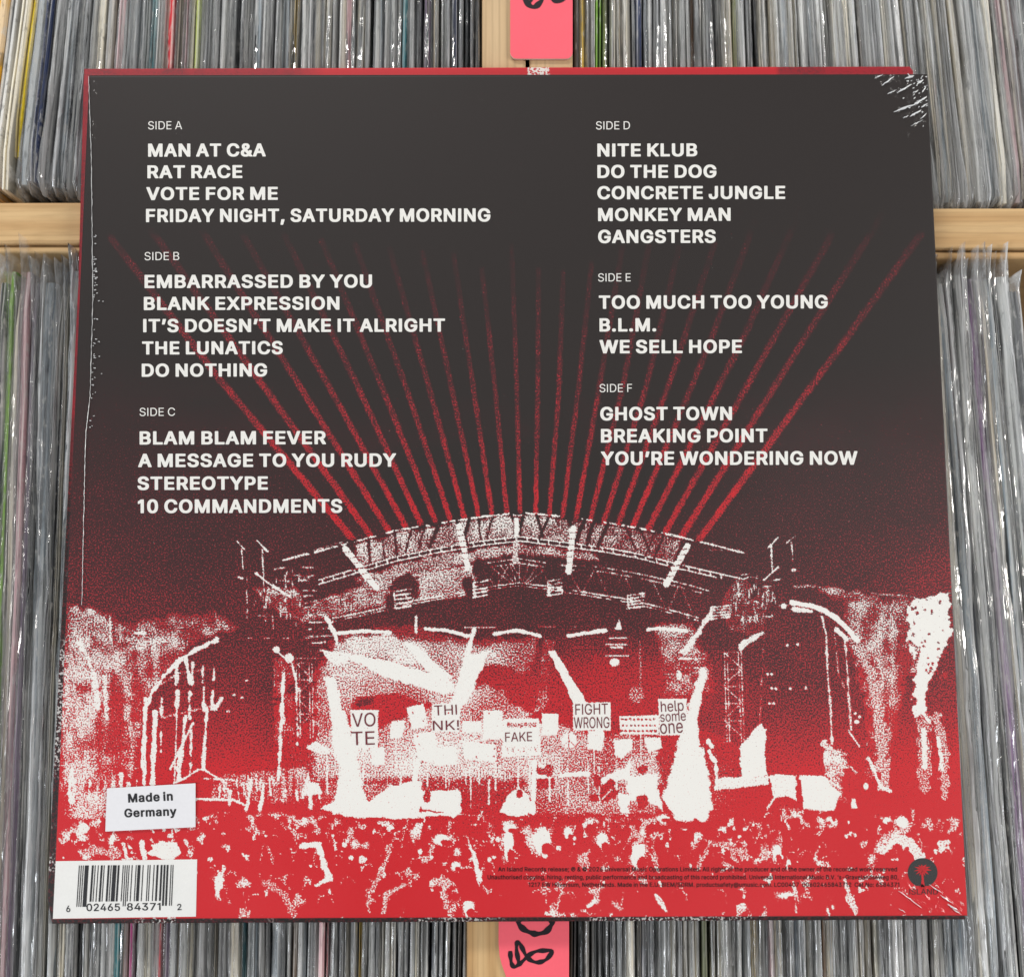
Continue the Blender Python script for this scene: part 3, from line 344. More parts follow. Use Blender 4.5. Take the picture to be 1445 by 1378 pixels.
  "d": (445, [[381,516,386,505,386,3,384,-5,369,-10,303,-8,298,3,297,20,267,-2,251,-10,211,-18,181,-18,145,-12,103,6,68,37,52,59,36,93,24,137,20,167,22,229,32,273,42,299,61,330,87,358,109,374,145,388,181,394,213,394,237,390,273,376,295,358,296,505,298,513,313,518],[187,58,223,58,247,68,257,76,270,89,286,117,294,141,298,169,298,209,294,237,280,275,268,291,252,305,233,316,217,320,181,318,155,304,138,287,120,257,110,209,110,171,114,145,120,123,132,99,148,79,169,64]]),
  "e": (425, [[189,394,221,394,265,386,299,372,319,358,345,332,366,297,376,269,384,227,384,171,379,160,367,158,113,157,114,133,120,115,133,94,161,68,185,58,227,56,249,62,271,77,293,108,299,112,313,114,376,97,378,85,368,61,344,29,330,17,295,-4,269,-12,231,-18,195,-18,147,-10,109,6,85,24,60,51,36,95,24,135,20,167,20,207,26,249,40,291,59,324,89,356,105,368,145,386],[113,231,291,230,294,235,282,273,260,301,229,318,191,320,163,310,134,285,118,259]]),
  "f": (275, [[83,-10,70,-7,66,3,66,313,63,316,9,316,-4,319,-8,329,-8,377,-3,386,9,388,65,389,68,451,76,479,86,495,115,522,143,534,175,540,205,540,247,532,254,527,256,517,239,462,227,459,207,464,183,464,163,450,156,431,157,389,225,388,239,384,242,375,242,329,238,319,225,316,159,316,156,313,156,1,151,-8,139,-10]]),
  "g": (446, [[381,386,386,375,386,-25,380,-59,366,-91,341,-120,319,-136,279,-152,237,-160,165,-158,117,-146,89,-132,68,-115,46,-89,37,-69,40,-61,89,-34,101,-32,113,-36,145,-70,173,-84,183,-86,231,-86,251,-80,270,-69,284,-55,294,-37,296,-27,296,29,293,30,271,12,243,0,221,-4,171,-4,133,4,103,18,81,34,64,51,46,77,34,103,24,141,20,171,20,211,26,253,42,299,52,317,70,341,97,366,127,382,157,390,181,394,215,394,239,390,259,384,297,358,298,375,303,386,315,388],[191,320,175,316,156,305,137,286,124,265,116,245,110,211,112,159,120,129,128,113,150,87,185,70,225,70,239,74,260,87,282,113,292,137,296,157,298,213,290,255,272,287,256,303,233,316,217,320]]),
  "h": (431, [[43,516,111,518,126,513,128,505,129,360,147,374,179,388,213,394,243,394,285,386,311,374,330,359,348,337,366,293,370,269,370,3,365,-8,299,-10,284,-5,282,3,280,261,278,271,264,295,247,310,227,318,193,318,171,310,146,289,132,265,128,241,128,3,126,-5,111,-10,55,-10,40,-5,38,3,38,505]]),
  "i": (188, [[111,-10,55,-10,42,-7,38,3,38,375,42,385,55,388,111,388,124,385,128,375,128,3,124,-7],[28,473,28,495,39,516,59,530,77,534,103,532,118,525,132,511,140,489,140,475,131,454,119,442,95,434,73,434,49,442,34,457]]),
  "k": (402, [[43,516,111,518,123,516,128,507,129,240,273,386,285,388,355,388,370,383,371,377,368,369,219,215,383,8,385,1,381,-8,369,-10,297,-10,284,-7,153,158,128,135,128,3,126,-5,111,-10,55,-10,40,-5,38,3,38,505]]),
  "l": (210, [[55,518,111,518,123,516,128,507,128,83,130,71,139,62,167,64,182,59,194,9,192,-3,183,-8,159,-12,125,-12,87,-4,74,3,57,20,48,35,40,61,38,87,38,505,42,515]]),
  "m": (631, [[567,-6,553,-10,499,-10,484,-5,482,3,482,265,480,279,473,294,457,310,431,320,407,320,391,316,375,306,358,287,350,263,348,3,346,-5,331,-10,277,-10,264,-7,260,3,260,269,258,281,251,294,235,310,213,320,189,320,155,304,136,281,130,263,128,3,126,-5,111,-10,55,-10,42,-7,38,3,38,375,41,384,55,388,121,386,126,377,126,363,129,362,165,386,207,396,231,396,263,390,281,382,310,355,319,343,336,361,367,382,409,394,423,396,463,394,495,386,516,375,542,351,552,337,566,301,570,281,570,3]]),
  "n": (431, [[366,-7,353,-10,299,-10,284,-5,282,3,280,261,278,271,264,295,247,310,227,318,193,318,171,310,146,289,132,265,128,241,128,3,126,-5,111,-10,55,-10,41,-6,38,3,38,375,42,385,55,388,121,386,126,375,127,358,147,374,179,388,213,394,243,394,291,384,318,369,341,346,358,317,370,269,370,3]]),
  "o": (436, [[287,-4,261,-12,223,-18,175,-16,129,-4,103,10,78,31,50,67,36,95,24,135,20,167,20,209,28,257,50,309,71,338,102,365,129,380,163,390,191,394,239,392,287,380,313,366,342,341,362,315,378,283,388,253,394,219,394,157,384,109,364,65,350,45,322,17],[195,320,173,314,156,303,128,271,118,249,112,221,110,169,120,121,138,91,156,73,173,62,195,56,219,56,237,60,253,68,276,89,286,103,300,137,304,161,304,215,294,257,278,285,263,300,231,318]]),
  "p": (445, [[43,-152,38,-141,38,375,40,383,55,388,121,386,126,375,127,356,161,382,211,394,245,394,269,390,299,382,319,372,333,362,360,335,374,315,386,291,400,241,404,211,402,149,394,109,376,65,356,37,327,10,293,-8,259,-16,213,-18,181,-12,155,0,129,20,128,-141,126,-149,111,-154],[203,58,239,58,255,64,277,80,294,101,304,121,314,169,312,225,304,257,294,277,280,295,267,306,249,316,233,320,197,318,179,310,163,298,146,277,136,257,128,219,128,159,136,121,146,101,163,80,185,64]]),
  "r": (280, [[43,-8,38,3,38,375,40,383,55,388,121,386,126,377,127,364,149,380,173,390,195,394,251,392,256,381,256,325,253,316,241,312,195,316,169,308,143,286,130,261,128,249,128,3,126,-5,111,-10]]),
  "s": (386, [[261,382,296,361,315,340,330,315,338,293,334,283,275,268,259,270,245,294,229,312,205,322,171,322,141,310,129,298,124,287,124,265,135,250,147,242,175,232,271,208,309,186,330,163,344,127,344,89,338,65,325,42,303,18,283,4,255,-8,201,-18,163,-18,103,-6,72,11,45,38,32,59,24,83,22,93,26,101,89,116,103,114,119,82,139,64,161,56,203,56,229,66,246,81,254,95,254,109,250,121,239,132,221,142,115,168,71,192,52,211,44,223,34,253,34,291,40,315,52,337,70,357,91,372,131,388,169,394,205,394]]),
  "t": (248, [[219,-8,189,-14,153,-14,119,-8,99,0,85,10,73,22,60,43,54,63,50,95,50,313,47,316,-3,318,-8,329,-8,375,-5,384,9,388,49,389,50,467,55,478,67,480,135,478,140,467,141,389,201,388,216,383,218,375,218,329,214,319,201,316,143,316,140,313,140,87,142,75,155,62,181,60,199,64,213,60,226,7,224,-3]]),
  "u": (431, [[42,385,55,388,111,388,126,383,128,375,130,117,140,91,151,78,173,64,189,60,213,60,233,66,247,74,265,92,278,117,282,139,282,375,284,383,299,388,353,388,367,384,370,375,370,3,366,-7,353,-10,289,-8,284,3,283,20,257,2,233,-8,203,-14,159,-14,129,-8,105,2,86,15,71,30,50,67,40,109,38,375]]),
  "v": (410, [[7,384,21,388,81,388,93,386,98,381,195,111,292,383,307,388,367,388,382,383,384,375,368,331,244,7,235,-8,223,-10,165,-10,150,-5,8,363,4,375]]),
  "w": (588, [[556,383,558,373,440,-7,427,-10,371,-10,356,-5,283,248,212,-5,197,-10,141,-10,127,-6,10,373,14,385,27,388,85,388,100,383,168,133,171,132,236,375,243,386,255,388,313,388,325,386,330,381,397,134,466,381,471,386,483,388,541,388]]),
  "y": (410, [[37,-148,33,-139,49,-80,63,-76,97,-80,112,-73,126,-59,138,-35,148,1,8,363,4,375,6,383,21,388,81,388,93,386,98,381,195,112,292,383,307,388,367,388,379,386,384,377,380,363,218,-61,202,-95,176,-127,161,-138,133,-150,111,-154,67,-154]]),
  "©": (658, [[42,235,44,291,50,323,62,359,84,401,110,435,146,469,187,496,237,516,289,526,347,526,399,516,453,494,498,463,532,429,560,389,584,331,594,275,592,215,580,165,556,113,526,73,483,34,427,2,379,-12,337,-18,281,-16,233,-6,181,16,141,44,103,82,74,125,52,179],[291,62,345,62,365,66,411,86,430,99,460,127,482,157,496,185,506,227,506,281,502,305,494,329,471,368,437,404,415,420,379,438,345,446,291,446,271,442,225,422,198,403,177,382,152,347,136,309,130,279,132,215,142,183,161,148,189,114,219,90,255,72],[160,233,160,275,164,295,170,313,191,350,205,366,239,392,273,406,295,410,335,412,359,408,389,398,417,382,442,359,458,337,474,289,470,279,457,276,391,278,382,299,365,318,341,332,331,334,311,334,297,330,270,313,258,299,246,271,246,239,250,223,261,206,275,192,299,178,335,176,351,182,369,198,385,230,451,232,466,227,468,215,460,187,438,149,417,128,403,118,379,106,343,98,299,98,277,102,251,110,226,125,194,155,182,171,170,195]]),
  "’": (198, [[43,310,38,321,66,499,70,513,85,518,147,518,159,516,164,503,110,313,95,308]]),
  "℗": (658, [[42,235,44,291,50,323,62,359,84,401,110,435,146,469,187,496,237,516,289,526,347,526,399,516,453,494,498,463,532,429,560,389,584,331,594,275,592,215,580,165,556,113,526,73,483,34,427,2,379,-12,337,-18,281,-16,233,-6,181,16,141,44,103,82,74,125,52,179],[291,62,345,62,365,66,411,86,430,99,460,127,482,157,496,185,506,227,506,281,502,305,494,329,471,368,437,404,415,420,379,438,345,446,291,446,271,442,225,422,198,403,177,382,152,347,136,309,130,279,132,215,142,183,161,148,189,114,219,90,255,72],[217,110,212,121,212,381,215,390,229,394,355,394,389,388,420,373,442,351,452,331,458,305,456,271,439,234,411,210,385,200,363,196,299,193,298,121,293,110,281,108],[299,261,343,260,360,267,372,285,372,303,367,314,359,322,343,328,299,327]]),
 },
}
# ------------------------------------------------------------------ lettering (outlines of a plain grotesque)
def text_mesh(name, s, face, warp, parent, mat, space=215):
    """flat lettering: warp maps (0..1 along the line, height in cap heights) to a world point"""
    c = bpy.data.curves.new('lettering', 'CURVE'); c.dimensions = '2D'; c.fill_mode = 'BOTH'
    x = 0; xs = []
    for ch in s:
        if ch == ' ': x += space; continue
        adv, g = GLY[face][ch]
        for L in g:
            n = len(L) // 2; q = c.splines.new('POLY'); q.points.add(n - 1); q.use_cyclic_u = True
            co = np.zeros((n, 4)); co[:, 0] = np.array(L[0::2]) + x; co[:, 1] = L[1::2]; co[:, 3] = 1
            xs += [co[:, 0].min(), co[:, 0].max()]
            q.points.foreach_set('co', co.ravel())
        x += adv
    x0, x1 = min(xs), max(xs)
    o = bpy.data.objects.new('tmp', c); COL.objects.link(o)
    dg = bpy.context.evaluated_depsgraph_get(); me = bpy.data.meshes.new_from_object(o.evaluated_get(dg))
    bpy.data.objects.remove(o); bpy.data.curves.remove(c)
    n = len(me.vertices); co = np.zeros(n * 3); me.vertices.foreach_get('co', co); co = co.reshape(-1, 3)
    capb = {'B': (-23., 532.), 'R': (0., 509.), 'M': (-10., 519.)}[face]
    out = [warp((a - x0) / (x1 - x0), (b - capb[0]) / (capb[1] - capb[0])) for a, b in co[:, :2]]
    me.vertices.foreach_set('co', np.array(out).ravel()); me.update()
    me.name = name; me.materials.clear(); me.materials.append(mat)
    o = bpy.data.objects.new(name, me); COL.objects.link(o); adopt(o, parent)
    return o
def line_warp(xa, ya, xb, yb, cap, z):
    """baseline from pixel (xa,ya) to (xb,yb), cap height in pixels"""
    L = math.hypot(xb - xa, yb - ya); nx, ny = (yb - ya) / L, -(xb - xa) / L
    return lambda u, h: at(xa + (xb - xa) * u + nx * cap * h, ya + (yb - ya) * u + ny * cap * h, z)
# ------------------------------------------------------------------ the printed picture: two ink fields on a fine grid
AX0, AY0, AX1, AY1 = 60, 90, 1380, 1310            # field area in photo pixels
FH, FW = AY1 - AY0, AX1 - AX0
WI = np.zeros((FH, FW), np.float32); RI = np.zeros((FH, FW), np.float32)
GY, GX = np.mgrid[0:FH, 0:FW].astype(np.float32); GX += AX0; GY += AY0
rng = np.random.default_rng(7); rnd = random.Random(11)
def fbm(sx, sy, seed, octv=4):
    r = np.random.default_rng(seed); out = np.zeros((FH, FW), np.float32); amp = 1; tot = 0
    for k in range(octv):
        ny, nx = int(FH / sy * 2 ** k) + 3, int(FW / sx * 2 ** k) + 3
        g = r.random((ny, nx)).astype(np.float32)
        y = (GY - AY0) / sy * 2 ** k; x = (GX - AX0) / sx * 2 ** k
        yi = y.astype(int); xi = x.astype(int); fy = y - yi; fx = x - xi
        fy = fy * fy * (3 - 2 * fy); fx = fx * fx * (3 - 2 * fx)
        out += amp * ((g[yi, xi] * (1 - fx) + g[yi, xi + 1] * fx) * (1 - fy) + (g[yi + 1, xi] * (1 - fx) + g[yi + 1, xi + 1] * fx) * fy)
        tot += amp; amp *= .55
    return out / tot
N1 = fbm(40, 40, 1); N2 = fbm(14, 14, 2, 3); N3 = fbm(7, 7, 3, 2); NV = fbm(10, 70, 4, 3); N6a = fbm(26, 20, 31, 4)
def win(x0, y0, x1, y1):
    a, b = max(0, int(y0) - AY0), min(FH, int(y1) - AY0 + 2); c, d = max(0, int(x0) - AX0), min(FW, int(x1) - AX0 + 2)
    return (slice(a, b), slice(c, d)) if b > a and d > c else None
def put(F, sl, m, v, mode):
    if mode == 'max': F[sl] = np.maximum(F[sl], m * v)
    elif mode == 'set': F[sl] = F[sl] * (1 - m) + v * m
    else: F[sl] = F[sl] + m * v
def stroke(pts, w, v=1., F=None, mode='max', rag=0., w2=None, gap=0.):
    """a thick line through points; rag roughens it, gap breaks it"""
    F = WI if F is None else F
    n = len(pts) - 1
    for i in range(n):
        (x0, y0), (x1, y1) = pts[i], pts[i + 1]
        wa = w if w2 is None else w + (w2 - w) * i / n; wb = w if w2 is None else w + (w2 - w) * (i + 1) / n
        R = max(wa, wb) + 4; sl = win(min(x0, x1) - R, min(y0, y1) - R, max(x0, x1) + R, max(y0, y1) + R)
        if sl is None: continue
        dx, dy = x1 - x0, y1 - y0; L = dx * dx + dy * dy + 1e-6
        t = np.clip(((GX[sl] - x0) * dx + (GY[sl] - y0) * dy) / L, 0, 1)
        d = np.hypot(GX[sl] - x0 - t * dx, GY[sl] - y0 - t * dy)
        hw = (wa + (wb - wa) * t) / 2
        if rag: hw = hw + (N3[sl] - .5) * rag * 2
        if F is WI: hw = hw * .82
        m = np.clip(hw - d + .5, 0, 1)
        if gap: m = m * (N2[sl] > gap)
        put(F, sl, m, v, mode)
def poly(pts, v=1., F=None, mode='max', rag=0., soft=1., vfun=None):
    F = WI if F is None else F
    xs = [p[0] for p in pts]; ys = [p[1] for p in pts]; R = rag + soft + 2
    sl = win(min(xs) - R, min(ys) - R, max(xs) + R, max(ys) + R)
    if sl is None: return
    X = GX[sl]; Y = GY[sl]
    if rag: X = X + (N3[sl] - .5) * rag * 2.5; Y = Y + (N2[sl] - .5) * rag * 2.5
    ins = np.zeros(X.shape, bool); dmin = np.full(X.shape, 1e9, np.float32)
    for (x0, y0), (x1, y1) in zip(pts, pts[1:] + pts[:1]):
        c = (y0 > Y) != (y1 > Y)
        with np.errstate(divide='ignore', invalid='ignore'):
            ins ^= c & (X < (x1 - x0) * (Y - y0) / (y1 - y0 + 1e-9) + x0)
        dx, dy = x1 - x0, y1 - y0; t = np.clip(((X - x0) * dx + (Y - y0) * dy) / (dx * dx + dy * dy + 1e-6), 0, 1)
        dmin = np.minimum(dmin, np.hypot(X - x0 - t * dx, Y - y0 - t * dy))
    m = np.clip(np.where(ins, dmin, -dmin) / soft + .5, 0, 1)
    if vfun is not None: m = m * vfun(sl)
    put(F, sl, m, v, mode)
def blob(cx, cy, rx, ry, v=1., F=None, mode='max', rag=.3, soft=.25, a=0.):
    F = WI if F is None else F
    R = max(rx, ry) * (1.3 + rag); sl = win(cx - R, cy - R, cx + R, cy + R)
    if sl is None: return
    X = GX[sl] - cx; Y = GY[sl] - cy; ca, sa = math.cos(a), math.sin(a)
    d = np.hypot((X * ca + Y * sa) / rx, (Y * ca - X * sa) / ry) + (N2[sl] - .5) * rag * 2
    m = np.clip((1 - d) / soft + .5, 0, 1); put(F, sl, m, v, mode)
def speck(pts, lo, hi, seed_n=None, rag=3., soft=4.):
    """area whose white is patchy between lo and hi"""
    nn = N2 if seed_n is None else seed_n
    poly(pts, 1., None, 'max', rag, soft, lambda sl: lo + (hi - lo) * np.clip((nn[sl] - .3) / .4, 0, 1))
def interp(x, xp, fp): return np.interp(x, xp, fp).astype(np.float32)

# red ground, denser towards the bottom and the sides
side = np.abs(GX - 740) / 640
RI += interp(GY + side * 90 - 60, [480, 560, 640, 720, 800, 860, 960, 1020, 1080, 1150, 1240], [0, .07, .17, .27, .34, .40, .47, .58, .72, .92, 1.15])
RI += (N1 - .5) * .10 * (GY > 560) * (GY < 1100)
blob(1340, 830, 90, 80, .07, RI, 'add', .3, .9)
blob(850, 975, 170, 60, .20, RI, 'add', .2, .9)
# laser beams
BEAMS = [((157, 336), (310, 535), (499, 762)), ((215, 327), (372, 545), (522, 754)), ((286, 327), (422, 543), (548, 748)),
 ((343, 331), (462, 541), (572, 742)), ((401, 331), (503, 541), (593, 737)), ((454, 340), (537, 541), (614, 734)),
 ((501, 345), (571, 541), (635, 731)), ((550, 352), (604, 541), (655, 729)), ((596, 355), (636, 541), (675, 727)),
 ((640, 358), (667, 541), (694, 724)), ((680, 380), (698, 541), (715, 722)), ((722, 345), (729, 541), (734, 722)),
 ((760, 380), (759, 541), (756, 723)), ((795, 385), (788, 560), (775, 726)), ((835, 372), (815, 560), (794, 728)),
 ((878, 350), (846, 545), (813, 731)), ((916, 345), (880, 540), (833, 734)), ((958, 350), (912, 545), (852, 737)),
 ((1008, 345), (950, 525), (873, 738)), ((1066, 312), (995, 500), (893, 742)), ((1135, 285), (1052, 470), (915, 746)),
 ((1205, 275), (1104, 456), (939, 750)), ((1266, 272), (1165, 430), (962, 756)), ((1300, 330), (1178, 500), (986, 762))]
BR = np.zeros_like(RI)
for a, b, c in BEAMS:
    sp = abs(a[0] - 730) / 520
    stroke([a, b, c], 6.8 + 4 * sp, 1., BR, 'max', 1.0, 7.0 + 2.6 * sp)
fade = interp(GY, [285, 350, 430, 520, 600, 700], [.0, .12, .25, .36, .45, .60])
lift = interp(np.abs(GX - 740), [0, 200, 560], [0, .02, .14])
BR *= np.clip(fade + lift * (GY > 330) + (N2 - .5) * .22, 0, 1)
under = GY < interp(GX, [480, 733, 1000], [764, 724, 766])
RI = np.where(under, np.maximum(RI, BR), RI)
# darker air right above the roof
RI -= (np.clip(1 - np.hypot((GX - 735) / 330, (GY - 690) / 80), 0, 1) * .35) * (BR < .1)

# ---- stage roof
top = [(400, 790), (440, 780), (500, 764), (560, 748), (620, 738), (680, 729), (733, 723), (790, 728), (850, 736), (900, 745), (950, 755), (1000, 767), (1050, 780)]
mid = [(400, 834), (450, 821), (500, 806), (560, 788), (620, 776), (680, 766), (733, 760), (790, 767), (850, 775), (900, 784), (950, 797), (1010, 811), (1050, 820)]
low = [(430, 851), (500, 835), (560, 817), (620, 806), (680, 795), (733, 788), (790, 797), (850, 800), (900, 809), (960, 822), (1010, 836)]
speck([(500, 770), (560, 752), (620, 742), (680, 733), (733, 727), (790, 732), (830, 736), (830, 768), (733, 757), (680, 762), (620, 772), (560, 784), (505, 800)], .42, .66)
speck([(830, 736), (900, 748), (960, 762), (950, 794), (900, 780), (830, 770)], .25, .55)
speck([(500, 815), (600, 785), (733, 767), (840, 780), (845, 792), (733, 780), (640, 800), (520, 835)], .40, .62)
speck([(440, 850), (540, 815), (560, 850), (420, 880)], .3, .55)
speck([(590, 812), (680, 795), (660, 840), (590, 850)], .45, .62)
stroke(top, 3.2, .95, rag=1.2, gap=.42)
stroke([(x, y - 3) for x, y in mid[1:]], 2.2, 1, rag=.4); stroke([(x, y + 3) for x, y in mid[1:-1]], 2.2, 1, rag=.4)
for i in range(38):
    x = 455 + i * 15.2; y = float(np.interp(x, [p[0] for p in mid], [p[1] for p in mid])); stroke([(x, y - 3), (x + .5, y + 3)], 2.6, .9)
stroke(low, 2, .8, rag=.8, gap=.35); stroke([(x, y + 6) for x, y in low], 2, .75, rag=.8, gap=.4)
# dark struts in front of the lit fascia
for i in range(22):
    x = 520 + i * 20 + rnd.uniform(-5, 5); yt = float(np.interp(x, [p[0] for p in top], [p[1] for p in top])); ym = float(np.interp(x, [p[0] for p in mid], [p[1] for p in mid]))
    q = rnd.choice((-14, -9, 9, 14, 3)); stroke([(x, yt + 1), (x + q, ym - 6)], rnd.choice((2.5, 4, 6)), 0., WI, 'set', .6)
for x0, y0, x1, y1, w in ((487, 774, 530, 828, 11), (648, 742, 660, 800, 10.5), (809, 746, 802, 806, 10.5), (970, 770, 940, 824, 10.5)):
    stroke([(x0, y0), (x1, y1)], w, 1., rag=1.5)
    for k in range(6):
        t = .1 + k * .14; X = x0 + (x1 - x0) * t; Y = y0 + (y1 - y0) * t
        stroke([(X - 4, Y), (X + 4, Y - 1)], 1.6, .25, WI, 'set', .3)
    stroke([((x0 + x1) / 2 - 12, (y0 + y1) / 2 + 2), ((x0 + x1) / 2 + 12, (y0 + y1) / 2 - 1)], 2, .1, WI, 'set')
stroke([(729, 733), (729, 756)], 9, .9, rag=2); stroke([(725, 727), (738, 727)], 2, 1); stroke([(729, 765), (727, 790)], 11, .62, rag=3)
# lower truss with lattice
arc = [(470, 872), (520, 862), (545, 856), (580, 848), (620, 841), (660, 834), (700, 826), (733, 822), (780, 828), (830, 836), (885, 845), (930, 856), (985, 871)]
stroke(arc, 2.2, .95, rag=.8, gap=.30); stroke([(x, y + 4) for x, y in arc], 1.8, .9, rag=.8, gap=.38)
for i in range(26):
    x = 470 + i * 20; y0 = float(np.interp(x, [p[0] for p in low], [p[1] for p in low])) + 6; y1 = float(np.interp(x, [p[0] for p in arc], [p[1] for p in arc]))
    s = 8 if i % 2 else -8; stroke([(x - s, y0), (x + s, y1)], 1.5, .62, rag=.8)
for k in range(-3, 4): stroke([(733 + k * 14, 792 + abs(k) * 2), (733 + k * 4, 822)], 1.6, .65, rag=.6)
# dark hanging clusters and their lit faces
for cx, cy, rx, ry in ((572, 822, 17, 14), (570, 880, 22, 20), (553, 850, 8, 16), (680, 803, 15, 13), (662, 828, 9, 14), (780, 803, 15, 12), (800, 824, 8, 12), (900, 835, 14, 12), (865, 828, 13, 10), (1000, 850, 20, 14), (448, 900, 30, 26), (420, 940, 20, 14)):
    blob(cx, cy, rx, ry, 0., WI, 'set', .5, .2)
blob(735, 848, 66, 20, .0, WI, 'set', .15, .1); blob(735, 860, 60, 22, .0, WI, 'set', .1, .1); blob(640, 861, 34, 14, 0., WI, 'set', .3, .15)
for cx, cy, rx, ry in ((568, 846, 12, 12), (678, 832, 10, 10), (783, 830, 10, 10), (897, 849, 12, 9), (1016, 865, 13, 8)):
    for k in range(5): stroke([(cx - rx, cy - ry + k * ry * .5), (cx + rx, cy - ry + k * ry * .5 - 3)], 2.6, .95, rag=1.6)
    stroke([(cx - rx, cy - ry), (cx - rx + 2, cy + ry)], 2.5, .9, rag=.8)
stroke([(587, 870), (587, 892)], 5, .95, rag=.8)
for x in (867,): poly([(874, 873), (878, 888), (867, 888)], .95); stroke([(860, 900), (884, 900)], 3, .9, rag=1); stroke([(855, 909), (885, 909)], 2.6, .95); stroke([(855, 925), (887, 925)], 2.4, .95); blob(867, 934, 7, 6, 1, rag=.05); stroke([(862, 913), (878, 913)], 4, .9, rag=1)
# inner canopy line
for a in ([(478, 893), (510, 890), (550, 892)], [(600, 887), (630, 889), (660, 897)], [(697, 894), (730, 889), (762, 897)], [(802, 897), (825, 893), (855, 889)], [(915, 888), (930, 886), (968, 890)]):
    stroke(a, 6, 1, rag=1.6)
stroke([(700, 885), (655, 885)], 1.8, .8); stroke([(760, 884), (812, 884)], 1.8, .75, gap=.4)

# ---- lit backdrop
speck([(470, 905), (560, 895), (670, 905), (760, 900), (745, 960), (760, 1100), (440, 1100), (445, 960)], .40, .60, N1, 6, 12)
speck([(480, 900), (550, 895), (600, 905), (590, 940), (500, 925)], .5, .72, N1, 6, 10)
speck([(740, 1010), (830, 1030), (925, 1040), (935, 1150), (740, 1150)], .34, .58, N1, 8, 8)
speck([(925, 880), (975, 880), (1000, 940), (1010, 975), (940, 985)], .22, .56, N2, 6, 8)
poly([(505, 985), (560, 978), (610, 996), (575, 1010), (500, 1040), (490, 1010)], .05, WI, 'set', 4, 5)
blob(700, 955, 34, 16, .12, WI, 'set', .5, .4); blob(745, 975, 30, 26, .12, WI, 'set', .4, .4)
speck([(770, 900), (782, 905), (770, 1000), (752, 1010)], .2, .5, N2, 3, 3)
stroke([(903, 905), (904, 945), (903, 975)], 3, .5, rag=1.6); blob(898, 980, 11, 12, .45)

# spotlight beams
poly([(470, 916), (560, 935), (640, 960), (645, 975), (628, 980), (540, 955)], 1., rag=3, soft=5)
poly([(568, 907), (582, 905), (622, 940), (640, 955), (630, 978), (600, 945)], 1., rag=3, soft=5)
poly([(660, 908), (668, 885), (672, 888), (664, 925), (690, 915), (686, 930), (662, 985), (650, 1000), (632, 1004), (648, 955)], 1., rag=2)
stroke([(690, 918), (697, 925)], 7, .8, rag=2)
poly([(456, 955), (475, 955), (480, 985), (500, 1045), (510, 1100), (520, 1140), (470, 1150), (480, 1085), (470, 1060), (466, 1000)], 1., rag=3, soft=5)
poly([(774, 918), (783, 917), (800, 945), (828, 990), (850, 1000), (850, 1035), (838, 1030), (808, 990)], 1., rag=1.6)
poly([(988, 940), (998, 940), (992, 985), (984, 1010), (985, 1040), (1000, 1090), (1004, 1140), (995, 1158), (955, 1158), (935, 1125), (945, 1090), (960, 1035), (975, 985)], 1., rag=3, soft=5)
stroke([(1002, 866), (985, 893), (965, 920)], 6, .85, rag=3, w2=12); stroke([(955, 929), (983, 929)], 3, .9, rag=1); stroke([(950, 942), (995, 942)], 2, .8); blob(958, 953, 4, 7, .9)
poly([(1045, 1050), (1075, 1020), (1080, 1030), (1082, 1092), (1045, 1098)], 1., rag=2.5)
stroke([(460, 870), (472, 893), (476, 908)], 8, .95, rag=3); poly([(455, 915), (500, 922), (480, 940), (462, 930)], .9, rag=4)
for k in range(6): stroke([(436, 868 + k * 10), (470, 866 + k * 10 + rnd.uniform(-3, 3))], 2.4, .8, rag=1.6, gap=.42)
for k in range(5): stroke([(476, 925 + k * 7), (505, 925 + k * 7)], 2, .7, rag=1.4, gap=.4)
stroke([(470, 952), (510, 952)], 3, .9, rag=1); stroke([(470, 928), (400, 929)], 1.8, .6, gap=.4)

# ---- scaffold wings, left and right
def mast(x, y0, y1, w=2.2): stroke([(x, y0), (x + 2, y1)], w, .9, rag=.7)
stroke([(334, 763), (346, 776)], 2.6, .9, rag=1); mast(341, 775, 802); stroke([(362, 762), (378, 778)], 3.2, .95, rag=1); mast(370, 775, 812, 2.6)
stroke([(337, 814), (343, 816)], 4, .8, rag=1); stroke([(361, 808), (378, 822), (410, 842)], 4, .95, rag=1.4)
stroke([(1083, 774), (1098, 758)], 2.6, .9, rag=1); mast(1088, 768, 808, 3); stroke([(1110, 766), (1124, 754)], 2, .8, rag=1); mast(1117, 765, 792, 2); stroke([(1078, 818), (1098, 800)], 4, .9, rag=1.4); blob(1120, 804, 4, 3, .8); blob(1106, 855, 4, 4, 1, rag=.1)
for side_, cx in ((1, 400), (-1, 1060)):
    for k in range(46):
        x = cx + side_ * rnd.uniform(-40, 34); y = rnd.uniform(800, 870)
        if (x - cx) * side_ + (y - 790) * .7 < -8: continue
        if rnd.random() < .55: stroke([(x, y), (x + rnd.uniform(-2, 2), y + rnd.uniform(6, 20))], rnd.uniform(1.4, 2.8), rnd.uniform(.55, .9), rag=1.3)
        else: stroke([(x, y), (x + rnd.uniform(8, 20), y + rnd.uniform(-4, 4))], rnd.uniform(1.4, 2.6), rnd.uniform(.55, .9), rag=1.3)
for x in (395, 403, 409, 350 - 2, 340, 372, 381): stroke([(x, rnd.uniform(795, 860)), (x + 1, rnd.uniform(868, 876))], 2.2, .7, rag=1.4, gap=.42)
speck([(355, 830), (420, 830), (440, 880), (400, 870)], .15, .5)
speck([(1040, 815), (1085, 830), (1080, 900), (1030, 890), (1015, 850)], .08, .38)
